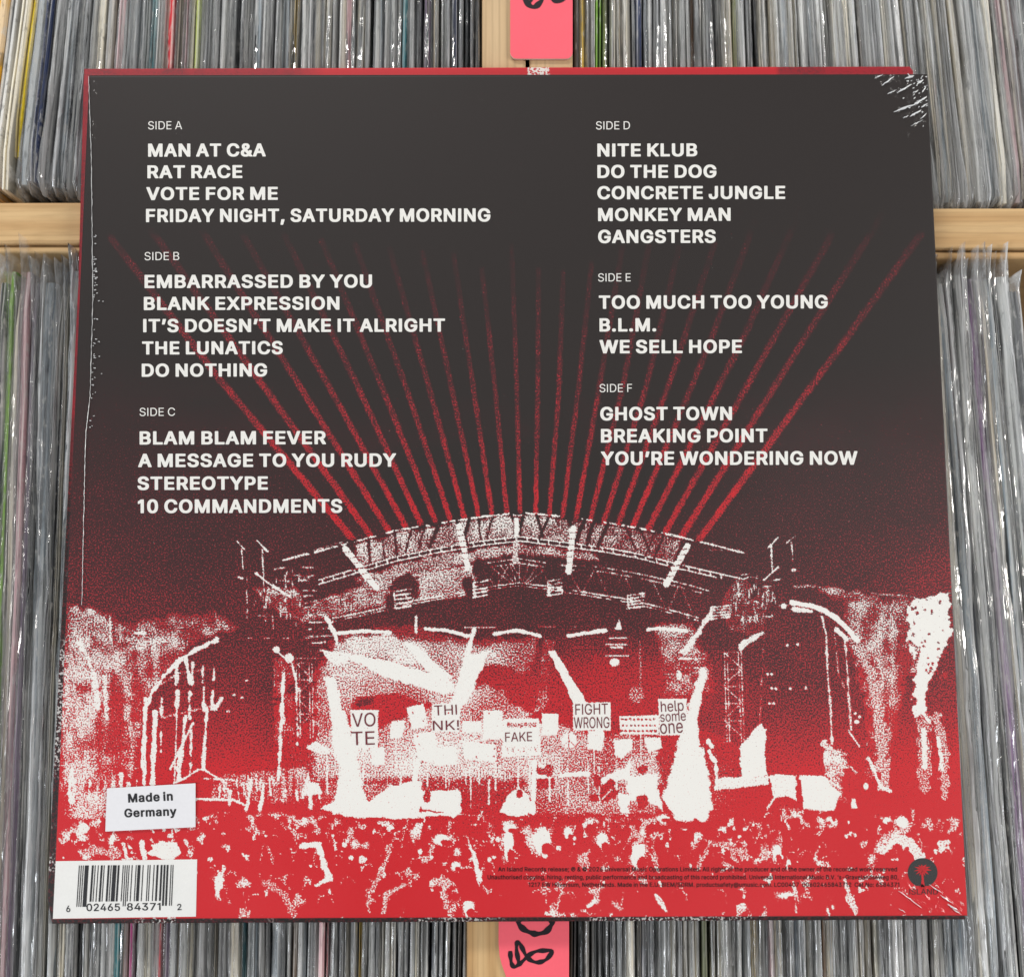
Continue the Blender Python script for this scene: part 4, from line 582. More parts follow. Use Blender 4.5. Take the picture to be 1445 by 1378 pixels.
for k in range(6):
    x = 408 + k * 13; stroke([(x, 787 - k * 4), (x + 9, 785 - k * 4)], 2.2, .75, rag=1, gap=.4); stroke([(1040 - k * 8, 775), (1046 - k * 8, 777)], 2, .6, rag=1)
def tower(x0, x1, y0, y1):
    for x in (x0, x0 + 4, x1 - 4, x1): stroke([(x, y0), (x + (2 if x < 700 else 4), y1)], 1.8, .8, rag=.9)
    y = y0; f = 1
    while y < y1 - 15:
        a, b = (x0, x1) if f else (x1, x0); stroke([(a, y), (b, y + 22)], 1.8, .68, rag=.8); stroke([(x0, y), (x1, y)], 1.8, .65, rag=.8); y += 24; f = 1 - f
tower(418, 440, 935, 1040); tower(1022, 1046, 920, 1045)
# ---- arches and ruins on the left
def patchy(pts, lo, hi, nn=None): speck(pts, lo, hi, nn, 6, 7)
poly([(92, 850), (150, 866), (155, 880), (305, 865), (330, 885), (280, 900), (240, 940), (210, 985), (185, 1100), (150, 1160), (85, 1160), (88, 960)], 1., None, 'max', 6, 10,
     lambda sl: np.clip(.20 + .46 * np.clip((N6a[sl] * .6 + NV[sl] * .4 - .36) / .26, 0, 1) * np.clip((GY[sl] - 840) / 120 + .45, 0, 1) + .2 * (N2[sl] - .5), 0, 1))
patchy([(100, 850), (150, 868), (158, 890), (150, 910), (110, 890), (98, 880)], .45, .75, N2)
patchy([(140, 880), (260, 885), (280, 870), (240, 910), (150, 930)], .25, .6, N2)
stroke([(112, 905), (125, 930), (135, 960), (138, 1000)], 9, .85, rag=5); stroke([(148, 955), (150, 1010)], 8, .8, rag=4); stroke([(155, 870), (156, 905)], 4, .75, rag=2)
stroke([(306, 902), (280, 914), (255, 930), (235, 950), (215, 975), (205, 1000), (200, 1080)], 8, .95, rag=3.5, w2=5)
stroke([(190, 893), (203, 892)], 7, .9, rag=3); stroke([(202, 905), (230, 903)], 6, .7, rag=4)
poly([(300, 912), (262, 935), (232, 975), (222, 1000), (216, 1100), (300, 1100), (385, 1100), (388, 980), (350, 930)], .03, WI, 'set', 2, 3)
for x, y0, y1, w in ((250, 940, 965, 6), (272, 935, 965, 5), (287, 940, 962, 4), (302, 940, 960, 3), (250, 975, 1010, 7), (268, 975, 1012, 6), (288, 970, 1002, 6), (300, 975, 1000, 7), (228, 985, 1060, 4), (270, 1030, 1090, 4), (252, 1060, 1098, 5)):
    stroke([(x, y0), (x - 1, y1)], w, .85, rag=3)
stroke([(250, 1000), (246, 1105)], 3, .9, rag=1); stroke([(228, 965), (250, 950), (300, 943)], 3, .6, rag=2)
stroke([(280, 1085), (262, 1097), (248, 1103)], 3.4, .95, rag=.8); stroke([(287, 1085), (320, 1105)], 3.4, .9, rag=.8)
stroke([(387, 916), (403, 928), (412, 935), (418, 960), (420, 1050)], 5, .9, rag=3, w2=3); blob(390, 916, 5, 5, .95); blob(408, 928, 6, 7, .9)
stroke([(400, 950), (400, 1020)], 3, .8, rag=2, gap=.35); stroke([(388, 940), (386, 990)], 2, .6, rag=1, gap=.4)
for x in (400, 430, 350, 373): stroke([(x, 900), (x + 7, 900)], 2, .7)
for x, y in ((348, 960), (330, 980), (341, 984), (322, 1003)): blob(x, y, 2.5, 2, .8, rag=.1)
for q, w in (([(206, 985), (203, 1105)], 6), ([(219, 1005), (215, 1105)], 9), ([(262, 1010), (252, 1100)], 7), ([(292, 1000), (287, 1085)], 6), ([(400, 950), (393, 1100)], 5), ([(262, 930), (268, 962)], 7), ([(312, 985), (303, 1000)], 7)): stroke(q, w, .92, rag=2.5)
for k in range(9): x = 228 + k * 9; stroke([(x, 1012 - k * 2), (x + 7, 1010 - k * 2)], 4, .6, rag=3)
stroke([(272, 1020), (240, 1085)], 4, .9, rag=1)
speck([(388, 930), (415, 925), (415, 1050), (388, 1050)], .05, .35, N2)
# ---- right arch and rocks
stroke([(1118, 850), (1145, 855), (1165, 862), (1185, 876), (1203, 895), (1210, 903)], 9, 1, rag=2)
stroke([(1120, 859), (1145, 862)], 7, .9, rag=3); stroke([(1180, 888), (1195, 900)], 8, .9, rag=4)
stroke([(1125, 855), (1150, 860), (1180, 880), (1200, 902)], 1.5, .1, WI, 'set')
stroke([(1120, 828), (1145, 826), (1180, 832), (1220, 836), (1290, 842)], 4, .5, rag=3, gap=.35)
patchy([(1150, 828), (1200, 832), (1240, 840), (1240, 850), (1170, 842)], .2, .6)
poly([(1190, 845), (1280, 850), (1290, 900), (1270, 1000), (1250, 1090), (1225, 1100), (1225, 1000), (1205, 930), (1195, 890)], 1., None, 'max', 6, 8,
     lambda sl: np.clip(.14 + .46 * np.clip((N6a[sl] * .6 + NV[sl] * .4 - .38) / .26, 0, 1) + .2 * (N2[sl] - .5), 0, 1))
stroke([(1212, 915), (1228, 950), (1238, 990), (1243, 1040), (1248, 1110)], 16, .58, rag=8, w2=22)
stroke([(1160, 870), (1166, 895), (1168, 950), (1172, 1000), (1174, 1050)], 4, .8, rag=2, w2=5)
stroke([(1192, 900), (1196, 950), (1199, 1000), (1201, 1030)], 4, .72, rag=2); stroke([(1178, 895), (1183, 950), (1192, 970)], 3, .6, rag=2)
stroke([(1197, 1030), (1213, 1053)], 3, .9, rag=.8); stroke([(1226, 1070), (1243, 1110), (1256, 1115)], 5, .9, rag=2, w2=8)
poly([(1281, 852), (1340, 835), (1342, 895), (1325, 925), (1312, 960), (1302, 1010), (1290, 1010), (1290, 930), (1282, 905)], 1., rag=5, soft=3)
for k in range(46): blob(rnd.uniform(1284, 1338), rnd.uniform(842, 960), rnd.uniform(1.2, 3.2), rnd.uniform(1.2, 3.5), .25, WI, 'set', .5)
stroke([(1284, 905), (1296, 915), (1292, 950)], 6, .3, WI, 'set', 3)
patchy([(1282, 880), (1300, 900), (1305, 950), (1285, 950)], .3, .8, N2)
stroke([(1300, 930), (1298, 990), (1305, 1010), (1316, 1024)], 6, .95, rag=3, w2=3)
stroke([(1305, 1010), (1303, 1060), (1304, 1110)], 22, .5, rag=8); stroke([(1304, 1030), (1305, 1080)], 9, .95, rag=3); stroke([(1322, 1010), (1332, 1060), (1333, 1120)], 16, .55, rag=7)
stroke([(1323, 1040), (1330, 1085)], 6, .9, rag=3)
for x, y in ((1083, 951), (1089, 951), (1095, 971), (1115, 971), (1089, 971), (1086, 992), (1092, 992), (1111, 910), (1126, 909), (1207, 1006), (1213, 1011), (1137, 970)): blob(x, y, 2.2, 2.2, .95, rag=.05)
blob(1209, 1018, 4, 3, 1, rag=.1)
stroke([(1078, 900), (1072, 1020)], 1.6, .6, rag=1, gap=.4); stroke([(1044, 914), (1052, 905), (1062, 900), (1075, 893)], 7, .85, rag=4)
poly([(1083, 1005), (1160, 1005), (1163, 1092), (1083, 1092)], .0, WI, 'set', 1, 2)
# white boards at the foot of the right arch
poly([(1085, 1093), (1124, 1093), (1124, 1128), (1110, 1122), (1092, 1125)], .95, rag=2); poly([(1128, 1093), (1160, 1093), (1185, 1120), (1178, 1142), (1160, 1145), (1135, 1140)], 1., rag=3)
patchy([(1160, 1060), (1190, 1055), (1192, 1100), (1185, 1125), (1205, 1140), (1165, 1100)], .5, .85, N2)
stroke([(1165, 1050), (1180, 1060), (1188, 1080)], 14, .7, rag=6); stroke([(1185, 1085), (1200, 1080), (1208, 1090)], 5, .6, rag=3)
poly([(1202, 1126), (1207, 1126), (1210, 1140), (1201, 1140)], 1.); stroke([(1082, 1142), (1092, 1126)], 4, .9)
blob(1222, 1109, 3.5, 5, 1, rag=.05)
# ---- the lit stage
poly([(450, 1140), (470, 1130), (520, 1130), (548, 1112), (560, 1108), (595, 1100), (598, 1130), (590, 1143), (640, 1148), (700, 1150), (640, 1150), (560, 1153), (500, 1153)], 1., rag=3)
poly([(597, 1116), (650, 1113), (651, 1145), (640, 1155), (625, 1145), (595, 1140)], 1., rag=1.5)
poly([(548, 1108), (590, 1110), (588, 1140), (548, 1145)], 1., rag=2); stroke([(588, 1075), (582, 1130)], 10, 1, rag=3)
poly([(705, 1145), (716, 1120), (733, 1112), (745, 1120), (752, 1145), (730, 1152)], 1., rag=2); stroke([(755, 1075), (752, 1145)], 9, 1, rag=3)
poly([(760, 1075), (775, 1085), (777, 1096), (755, 1097)], 1., rag=2)
poly([(790, 1090), (833, 1088), (833, 1095), (788, 1096)], 1., rag=1); poly([(836, 1100), (880, 1085), (890, 1070), (888, 1100), (836, 1106)], 1., rag=3)
poly([(884, 1095), (925, 1092), (930, 1120), (937, 1145), (915, 1130), (885, 1128)], 1., rag=3); poly([(870, 1118), (885, 1120), (888, 1145), (876, 1148)], 1., rag=2)
poly([(757, 1098), (782, 1098), (782, 1112), (757, 1112)], .0, WI, 'set', 1, 2); poly([(845, 1108), (872, 1105), (872, 1122), (845, 1132)], .0, WI, 'set', 2, 2); stroke([(842, 1135), (868, 1108)], 2.5, .9)
poly([(430, 1055), (445, 1045), (470, 1060), (455, 1065)], .9, rag=3); poly([(433, 1102), (450, 1104), (455, 1120), (434, 1122)], .95, rag=2); stroke([(461, 1065), (462, 1120)], 2.5, .9); stroke([(449, 1065), (450, 1100)], 2, .8)
for k in range(16): x = 560 + k * 24 + rnd.uniform(-6, 6); stroke([(x, rnd.uniform(1055, 1085)), (x, rnd.uniform(1110, 1140))], rnd.uniform(1.6, 3), .9, rag=1)
for k in range(10):
    x = rnd.uniform(570, 930); y = rnd.uniform(1085, 1130); blob(x, y, rnd.uniform(4, 9), rnd.uniform(4, 10), 0., WI, 'set', .5, .2)
poly([(650, 1108), (700, 1106), (705, 1140), (655, 1146)], .12, WI, 'set', 6, 5); stroke([(665, 1095), (664, 1140)], 2, .9, rag=.8); stroke([(690, 1100), (690, 1135)], 3, .8, rag=1)
for x, y in ((1000, 1046), (1004, 1052)): blob(x, y, 4, 5, .95)
stroke([(1000, 1060), (1010, 1075), (1012, 1110)], 6, .85, rag=3); stroke([(990, 1060), (995, 1130)], 10, .8, rag=4)
poly([(1008, 1097), (1045, 1095), (1085, 1093), (1085, 1106), (1010, 1114)], .9, rag=2.5)
speck([(300, 1095), (430, 1080), (450, 1110), (420, 1135), (300, 1125)], .15, .55, NV)
for k in range(26):
    x = rnd.uniform(300, 450); y = rnd.uniform(1090, 1120); stroke([(x, y), (x + rnd.uniform(-2, 2), y + rnd.uniform(8, 24))], rnd.uniform(2, 4.5), .9, rag=2)
stroke([(275, 1127), (330, 1128), (345, 1135)], 5, .9, rag=2); stroke([(288, 1098), (330, 1100)], 3, .8, rag=1); stroke([(340, 1106), (400, 1104)], 3, .8, rag=1.5); stroke([(355, 1100), (347, 1145)], 6, .9, rag=2); stroke([(372, 1108), (366, 1146)], 7, .95, rag=2)
# placards
def card(pts, v=1.): poly(pts, v, rag=.5)
CARDS = [[(494, 1001), (534, 1001), (533, 1054), (497, 1055)], [(573, 998), (598, 992), (604, 1024), (582, 1029)], [(610, 993), (650, 991), (648, 1032), (609, 1032)],
         [(682, 1002), (709, 1002), (709, 1042), (682, 1044)], [(710, 1014), (761, 1013), (763, 1065), (708, 1068)], [(765, 1006), (788, 1007), (787, 1036), (764, 1037)],
         [(808, 992), (862, 990), (862, 1030), (809, 1030)], [(831, 1030), (853, 1032), (850, 1059), (829, 1056)], [(874, 1010), (929, 1008), (930, 1036), (875, 1036)],
         [(929, 986), (969, 985), (970, 1037), (931, 1037)], [(908, 1040), (932, 1040), (934, 1055), (915, 1060)], [(866, 1043), (893, 1043), (892, 1056), (878, 1070), (868, 1066)],
         [(583, 1035), (615, 1032), (618, 1065), (610, 1075), (590, 1072)], [(615, 1055), (645, 1052), (645, 1078), (612, 1080)], [(652, 1045), (700, 1050), (698, 1075), (655, 1070)],
         [(523, 1055), (542, 1053), (543, 1078), (525, 1078)], [(552, 1018), (572, 1015), (568, 1040), (550, 1042)], [(652, 1018), (680, 1017), (680, 1032), (652, 1034)]]
for c in CARDS: card(c)
blob(803, 1044, 11, 11, 1, rag=.03, soft=.1)
for p in ([(803, 1034), (803, 1054)], [(803, 1044), (796, 1051)], [(803, 1044), (810, 1051)]): stroke(p, 1.3, .1, WI, 'set')
for x, y0, y1 in ((513, 1055, 1100), (559, 1040, 1090), (629, 1032, 1110), (664, 1070, 1120), (904, 1036, 1080), (838, 1058, 1090)): stroke([(x, y0), (x, y1)], 2, .95)
for k in range(9):
    blob(878 + k * 5.6, 1014 + (k % 2), 2, 1.6, .2, WI, 'set', .3); blob(879 + k * 5.6, 1023, 2, 1.6, .25, WI, 'set', .3); blob(877 + k * 6, 1031, 2.4, 2, .15, WI, 'set', .3)
for k in range(7): blob(718 + k * 6, 1022 + (k % 2) * .6, 3.4, 3.6, .42, WI, 'set', .3)
for k in range(6): stroke([(714 + k * 8, 1053), (718 + k * 8, 1063)], 1.6, .3, WI, 'set', .8); stroke([(719 + k * 8, 1053), (714 + k * 8, 1060)], 1.4, .4, WI, 'set', .8)
for k in range(26): blob(rnd.uniform(575, 700), rnd.uniform(1000, 1075), 1.4, 1.6, .2, WI, 'set', .4)

# haze of light over the stage: the white thins outwards as grain
glow = np.exp(-((GX - 640) / 215) ** 2 - ((GY - 1075) / 62) ** 2) * .40 + np.exp(-((GX - 560) / 90) ** 2 - ((GY - 925) / 40) ** 2) * .22 + np.exp(-((GX - 985) / 70) ** 2 - ((GY - 1110) / 60) ** 2) * .30 + np.exp(-((GX - 500) / 60) ** 2 - ((GY - 1120) / 50) ** 2) * .3
glow = glow * (.75 + .5 * N2) * (WI < .9); lett = WI.copy()
WI = np.where(WI > .02, np.minimum(1, WI + glow * .5), glow * 1.1)
# ---- crowd
crowd_top = interp(GX, [75, 150, 300, 450, 520, 620, 700, 760, 930, 960, 1010, 1100, 1200, 1380], [1150, 1155, 1140, 1146, 1155, 1155, 1155, 1150, 1150, 1165, 1155, 1135, 1145, 1150])
inside = np.clip((GY - crowd_top) / 6, 0, 1)
N5 = fbm(30, 24, 21, 4); N6 = fbm(15, 17, 22, 3); N7 = fbm(9, 11, 23, 2)
dens = interp(GY, [1140, 1180, 1230, 1290], [.05, .02, -.03, -.07])
near = np.exp(-((GX - 700) / 210) ** 2 - ((GY - 1170) / 26) ** 2) * .11 + np.exp(-((GX - 160) / 90) ** 2 - ((GY - 1180) / 30) ** 2) * .05
cf = np.clip((N5 - .50 + dens + near) / .07, 0, 1) * np.clip((N6 - .40) / .12, 0, 1) * np.clip((N7 - .33) / .15, 0, 1)
WI = np.maximum(WI * (1 - inside * .93), cf * inside * .60)
cf2 = np.clip((N7 * .5 + N6 * .5 - .66 + dens * .7) / .03, 0, 1); WI = np.maximum(WI, cf2 * inside * .8)
def arm(x, y, h, lean, w=6, v=.8, fork=True):
    stroke([(x, y), (x + lean * .3, y - h * .55), (x + lean, y - h)], w * 1.2, v, rag=1.8, w2=w)
    if fork:
        blob(x + lean, y - h - 1, w * .7, w * .8, v, rag=.35)
        for q in (-1, 0, 1): stroke([(x + lean + q * w * .3, y - h - w * .4), (x + lean + q * w * .6, y - h - w * 1.1)], w * .3, v)
for k in range(190):          # heads: dark shapes with a lit rim, some with raised arms; nearer ones are larger
    x = rnd.uniform(80, 1345); y = 1152 + 130 * rnd.random() ** .9; sz = 3.2 + (y - 1150) * .055 + rnd.uniform(-1, 2)
    if 690 < x < 1280 and 1216 < y < 1262: continue
    blob(x, y, sz, sz * 1.15, 0., WI, 'set', .3, .2); v = rnd.choice((.42, .46, .5, .5, .56))
    sdx = rnd.uniform(-1, 1)
    stroke([(x - sz, y - sz * .3), (x - sz * .6 + sdx, y - sz * 1.15), (x + sz * .5, y - sz * 1.2), (x + sz, y - sz * .4)], rnd.uniform(2, 3.4), v, rag=2, gap=.42)
    if rnd.random() < .42: arm(x + sz * rnd.choice((-1.3, 1.3)), y + sz, sz * rnd.uniform(2, 3.6), rnd.uniform(-8, 8), rnd.uniform(2.2, 4.2), rnd.choice((.44, .48, .52, .56, .7)))
for k in range(30): blob(rnd.uniform(85, 1340), rnd.uniform(1148, 1215), rnd.uniform(1.6, 3.6), rnd.uniform(2, 4), .95, rag=.5)
for cx, cy, rx, ry in ((765, 1187, 16, 19), (849, 1187, 10, 14), (900, 1205, 13, 22), (717, 1195, 9, 24), (720, 1168, 10, 7), (802, 1176, 7, 9), (624, 1184, 14, 9), (551, 1168, 7, 7), (1096, 1204, 8, 14), (1112, 1218, 4, 10), (660, 1280, 10, 12), (1272, 1158, 8, 8), (1252, 1158, 8, 6), (1110, 1263, 14, 6), (935, 1154, 9, 5), (310, 1250, 9, 16), (643, 1222, 7, 7)):
    blob(cx, cy, rx * 1.1, ry * 1.1, .55, rag=.8, soft=.6); blob(cx + rnd.uniform(-1, 1), cy, rx * .8, ry * .85, 1., rag=.5); blob(cx + rx * .4, cy + ry * .5, rx * .5, ry * .4, 0., WI, 'set', .6, .3)
stroke([(425, 1193), (450, 1190), (456, 1215), (462, 1240), (446, 1248)], 11, .98, rag=3, w2=8); stroke([(456, 1215), (468, 1240)], 6, .95, rag=2); poly([(660, 1180), (675, 1215), (682, 1243), (674, 1243), (664, 1205)], .95, rag=2)
stroke([(550, 1195), (545, 1215), (532, 1240), (522, 1258), (520, 1284)], 12, .56, rag=5, w2=7); stroke([(375, 1245), (400, 1260), (415, 1290)], 13, .5, rag=4); stroke([(570, 1248), (545, 1262), (542, 1285)], 9, .6, rag=3)
stroke([(1250, 1200), (1262, 1180), (1285, 1190), (1300, 1212)], 12, .8, rag=5, w2=18); stroke([(1248, 1202), (1262, 1185)], 7, .95, rag=2); blob(1274, 1160, 8, 9, 1)
stroke([(1192, 1240), (1198, 1262), (1208, 1285)], 12, .7, rag=5); stroke([(925, 1262), (935, 1275), (940, 1284)], 7, .8, rag=3); stroke([(985, 1225), (1000, 1192), (1025, 1190), (1040, 1215)], 9, .55, rag=4); stroke([(830, 1278), (840, 1270)], 8, .95, rag=2)
poly([(212, 1190), (252, 1186), (256, 1205), (240, 1212), (212, 1205)], .95, rag=4); stroke([(200, 1187), (203, 1210)], 9, .9, rag=3); stroke([(175, 1190), (178, 1208)], 6, .8, rag=3); stroke([(120, 1200), (165, 1205)], 16, .55, rag=7)
stroke([(262, 1185), (270, 1205)], 6, .7, rag=3); blob(118, 1168, 8, 7, .9)
stroke([(100, 1130), (98, 1112), (102, 1085)], 7, .95, rag=2)
for k in range(11): x = 105 + k * 11; stroke([(x, rnd.uniform(1090, 1110)), (x - 2, rnd.uniform(1120, 1150))], rnd.uniform(3, 7), rnd.uniform(.6, .95), rag=3)
RI = np.where((WI > .08) & (GY > 722), np.maximum(RI, interp(GY, [720, 800, 900, 1000], [.44, .50, .56, .70]) * np.where((GX > 1030) & (GX < 1110) & (GY < 905), .9, 1)), RI)
WI *= (GY > 715)
WI = np.clip(WI, 0, 1); RI = np.clip(RI, 0, 1.2)

def sample(F, px, py):
    x = np.clip(px - AX0, 0, FW - 2); y = np.clip(py - AY0, 0, FH - 2); xi = x.astype(int); yi = y.astype(int); fx = x - xi; fy = y - yi
    return (F[yi, xi] * (1 - fx) + F[yi, xi + 1] * fx) * (1 - fy) + (F[yi + 1, xi] * (1 - fx) + F[yi + 1, xi + 1] * fx) * fy
# ------------------------------------------------------------------ the record sleeve
HW, HH = .1575, .15245                    # half width and height of the sleeve
Z_BASE = -.0098
sleeve = tag(empty('record_sleeve', (0, 0, Z_BASE)), 'large shrink wrapped record sleeve, white track list over a red and white concert picture', 'record sleeve')
def cover(parent):
    nx = 900; ys = np.concatenate([np.linspace(HH, -.005, 190)[:-1], np.linspace(-.005, -HH, 415)])
    xs = np.linspace(-HW, HW, nx); ny = len(ys)
    X, Y = np.meshgrid(xs, ys); px, py = to_px(X, Y)
    w = sample(WI, px, py).astype(np.float32).ravel(); r = sample(RI, px, py).astype(np.float32).ravel()
    V = np.stack([X.ravel(), Y.ravel(), np.zeros(X.size)], 1)
    i = np.arange((ny - 1) * (nx - 1)); a = (i // (nx - 1)) * nx + i % (nx - 1)
    Q = np.stack([a, a + nx, a + nx + 1, a + 1], 1)
    # closed board below: edge ring and underside
    ring = np.concatenate([np.arange(nx), np.arange(1, ny) * nx + nx - 1, (ny - 1) * nx + np.arange(nx - 2, -1, -1), np.arange(ny - 2, 0, -1) * nx])
    base = len(V); Vb = V[ring].copy(); Vb[:, 2] = -.0016; V = np.vstack([V, Vb]); m = len(ring); k = np.arange(m)
    S = np.stack([ring, ring[(k + 1) % m], base + (k + 1) % m, base + k], 1)
    Q = np.vstack([Q, S]); nf = len(Q)
    me = bpy.data.meshes.new('back_cover'); me.vertices.add(len(V)); me.vertices.foreach_set('co', V.ravel())
    me.loops.add(nf * 4 + m); me.polygons.add(nf + 1)
    me.loops.foreach_set('vertex_index', np.concatenate([Q.ravel(), base + k]))
    me.polygons.foreach_set('loop_start', np.arange(nf + 1) * 4)
    me.update(calc_edges=True); me.validate()
    for nm, f in (('white_ink', w), ('red_ink', r)):
        at_ = me.attributes.new(nm, 'FLOAT', 'POINT'); at_.data.foreach_set('value', np.concatenate([f, f[ring]]))
    return link('back_cover', me, parent, [M_PRINT])
cover(sleeve)
# the boards and discs below, pushed a little up and to the left
ZF = -.0062
def edge_print():
    t = NT('front_cover_print'); v = t.coord(); sx = t.n('ShaderNodeSeparateXYZ'); t.l(v, sx.inputs[0])
    n = t.noise(v, 1400, 1); low_ = t.noise(v, 55, 2); w2 = t.noise(v, 1100, 2)
    f = t.math('ADD', t.mapr(sx.outputs[1], -.012, .035), t.math('MULTIPLY_ADD', n, 1.6, -.8), clamp=True)
    c = t.mix(f, INK_K, (.34, .016, .026))
    red2 = t.mapr(low_, .46, .54); c = t.mix(t.math('MULTIPLY', red2, t.mapr(n, .45, .55, 0, .6)), c, (.10, .02, .025))
    band = t.math('MULTIPLY', t.mapr(low_, .55, .60), t.mapr(sx.outputs[1], -.015, -.03))
    edge = t.math('MULTIPLY', t.mapr(w2, .53, .60), band)
    bright_ink = t.math('MULTIPLY', t.math('MULTIPLY', t.mapr(sx.outputs[0], -.085, -.070), t.mapr(sx.outputs[0], .104, .102)), t.mapr(sx.outputs[1], .147, .149))  # brighter stretch of printed red along the top strip
    c = t.mix(bright_ink, c, (.52, .02, .028))
    wsp = t.math('MULTIPLY', t.math('MULTIPLY', t.mapr(sx.outputs[0], .0070, .0076), t.mapr(sx.outputs[0], .0160, .0154)), t.math('MULTIPLY', bright_ink, t.mapr(w2, .46, .52)))
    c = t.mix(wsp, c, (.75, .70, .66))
    c = t.mix(edge, c, (.66, .63, .60)); b = t.bsdf(c, .4, .4); return t.m
M_EDGE = edge_print()
def q4(z, *px): return [at(x, y, z)[:2] for x, y in px]
slab('front_cover', q4(ZF, (73, 1303), (1363, 1297), (1350, 1200), (1303, 400), (1289, 100), (1284, 93.5), (700, 95), (118, 96.5), (110, 400), (95, 700), (66, 1268)), Z_BASE, ZF, sleeve, [M_EDGE], bevel=.0004)
slab('record_disc', q4(-.0035, (95, 1285), (1345, 1281), (1300, 118), (138, 118)), -.0060, -.0018, sleeve, [M_DARK])

ZT = .00012
LINES = [('SIDE A', 'R', 209, 257, 182.6, 11.4), ('MAN AT C&A', 'B', 209, 375, 221.2, 18.6), ('RAT RACE', 'B', 208, 342, 251.6, 18.4),
 ('VOTE FOR ME', 'B', 206.5, 392, 282.3, 18.4), ('FRIDAY NIGHT, SATURDAY MORNING', 'B', 206, 692, 313.4, 18.8),
 ('SIDE B', 'R', 204, 253, 367, 11.4), ('EMBARRASSED BY YOU', 'B', 204, 525, 406.4, 18.8), ('BLANK EXPRESSION', 'B', 203, 479, 437.4, 18.8),
 ('IT’S DOESN’T MAKE IT ALRIGHT', 'B', 202, 628, 468.6, 18.8), ('THE LUNATICS', 'B', 200.5, 399, 500, 18.6), ('DO NOTHING', 'B', 200, 377, 531.4, 18.6),
 ('SIDE C', 'R', 197, 247, 586.6, 11.4), ('BLAM BLAM FEVER', 'B', 197, 460, 627, 18.9), ('A MESSAGE TO YOU RUDY', 'B', 195, 559, 658.8, 19),
 ('STEREOTYPE', 'B', 194, 378, 691, 19), ('10 COMMANDMENTS', 'B', 194.5, 483, 723.6, 19.4),
 ('SIDE D', 'R', 841, 889, 182.7, 11.4), ('NITE KLUB', 'B', 843, 984, 221, 18.5), ('DO THE DOG', 'B', 843, 1011, 251.2, 18.5),
 ('CONCRETE JUNGLE', 'B', 843, 1108, 281.2, 18.6), ('MONKEY MAN', 'B', 844, 1031, 312, 18.6), ('GANGSTERS', 'B', 844, 1010, 343, 18.8),
 ('SIDE E', 'R', 844, 890, 397, 11.4), ('TOO MUCH TOO YOUNG', 'B', 845, 1168, 435.6, 19), ('B.L.M.', 'B', 846, 926, 467.7, 18.9), ('WE SELL HOPE', 'B', 846, 1047, 498.4, 19),
 ('SIDE F', 'R', 846, 892, 553, 11.4), ('GHOST TOWN', 'B', 847, 1033, 593, 19.2), ('BREAKING POINT', 'B', 848, 1083, 624.2, 19.4), ('YOU’RE WONDERING NOW', 'B', 848, 1210, 656, 19.4)]
for s, face, x0, x1, yb, cap in LINES:
    dy = -.6 * (x1 - x0) / 486
    text_mesh('side_heading' if face == 'R' else 'song_title', s, face, line_warp(x0, yb + .2, x1, yb + dy, cap, ZT), sleeve, M_WHITE, 165)
plain('small_print_ink', (.005, .005, .006), .6, .1)
for s, x0, x1, yb in (('An Island Records release; ℗ & © 2026 Universal Music Operations Limited. All rights of the producer and of the owner of the recorded work reserved', 703, 1266, 1228.8),
                      ('Unauthorised copying, hiring, renting, public performance and broadcasting of this record prohibited. Universal International Music B.V. ’s-Gravelandseweg 80,', 688, 1268, 1240),
                      ('1217 EW Hilversum, Netherlands. Made in the E.U. BIEM/SDRM. productsafety@umusic.com. LC00407  00602465843712  Cat.No: 6584371', 746, 1269, 1250.6)):
    text_mesh('small_print', s, 'M', line_warp(x0, yb, x1, yb, 6.2, ZT), sleeve, bpy.data.materials['small_print_ink'], 170)
# words on the printed placards
for s, x0, y0, x1, y1, cap, face in (('VO', 497, 1025, 530, 1024, 19, 'R'), ('TE', 496, 1051, 529, 1050, 19, 'R'), ('THI', 613, 1009, 645, 1007.5, 14, 'R'), ('NK!', 611, 1030, 648, 1029, 13.5, 'R'),
                          ('FIGHT', 812, 1008, 858, 1007, 15, 'R'), ('WRONG', 810, 1027, 860, 1026.5, 15.5, 'R'),
                          ('help', 933, 1004, 965, 1002, 15, 'R'), ('some', 932, 1018, 968, 1016, 14, 'R'), ('one', 932, 1035, 964, 1033, 19, 'R'), ('FAKE', 713, 1046, 751, 1045, 13, 'R')):
    text_mesh('placard_lettering', s, face, line_warp(x0, y0, x1, y1, cap, ZT), sleeve, plain('dark_red_print', (.16, .02, .03), .5) if 'dark_red_print' not in bpy.data.materials else bpy.data.materials['dark_red_print'], 150)

def flat(name, pxs, z, parent, mat, thick=0.0):
    if thick: return slab(name, q4(z, *pxs), z - thick, z, parent, [mat])
    return mesh(name, [at(x, y, z) for x, y in pxs], [list(range(len(pxs)))], parent, [mat])
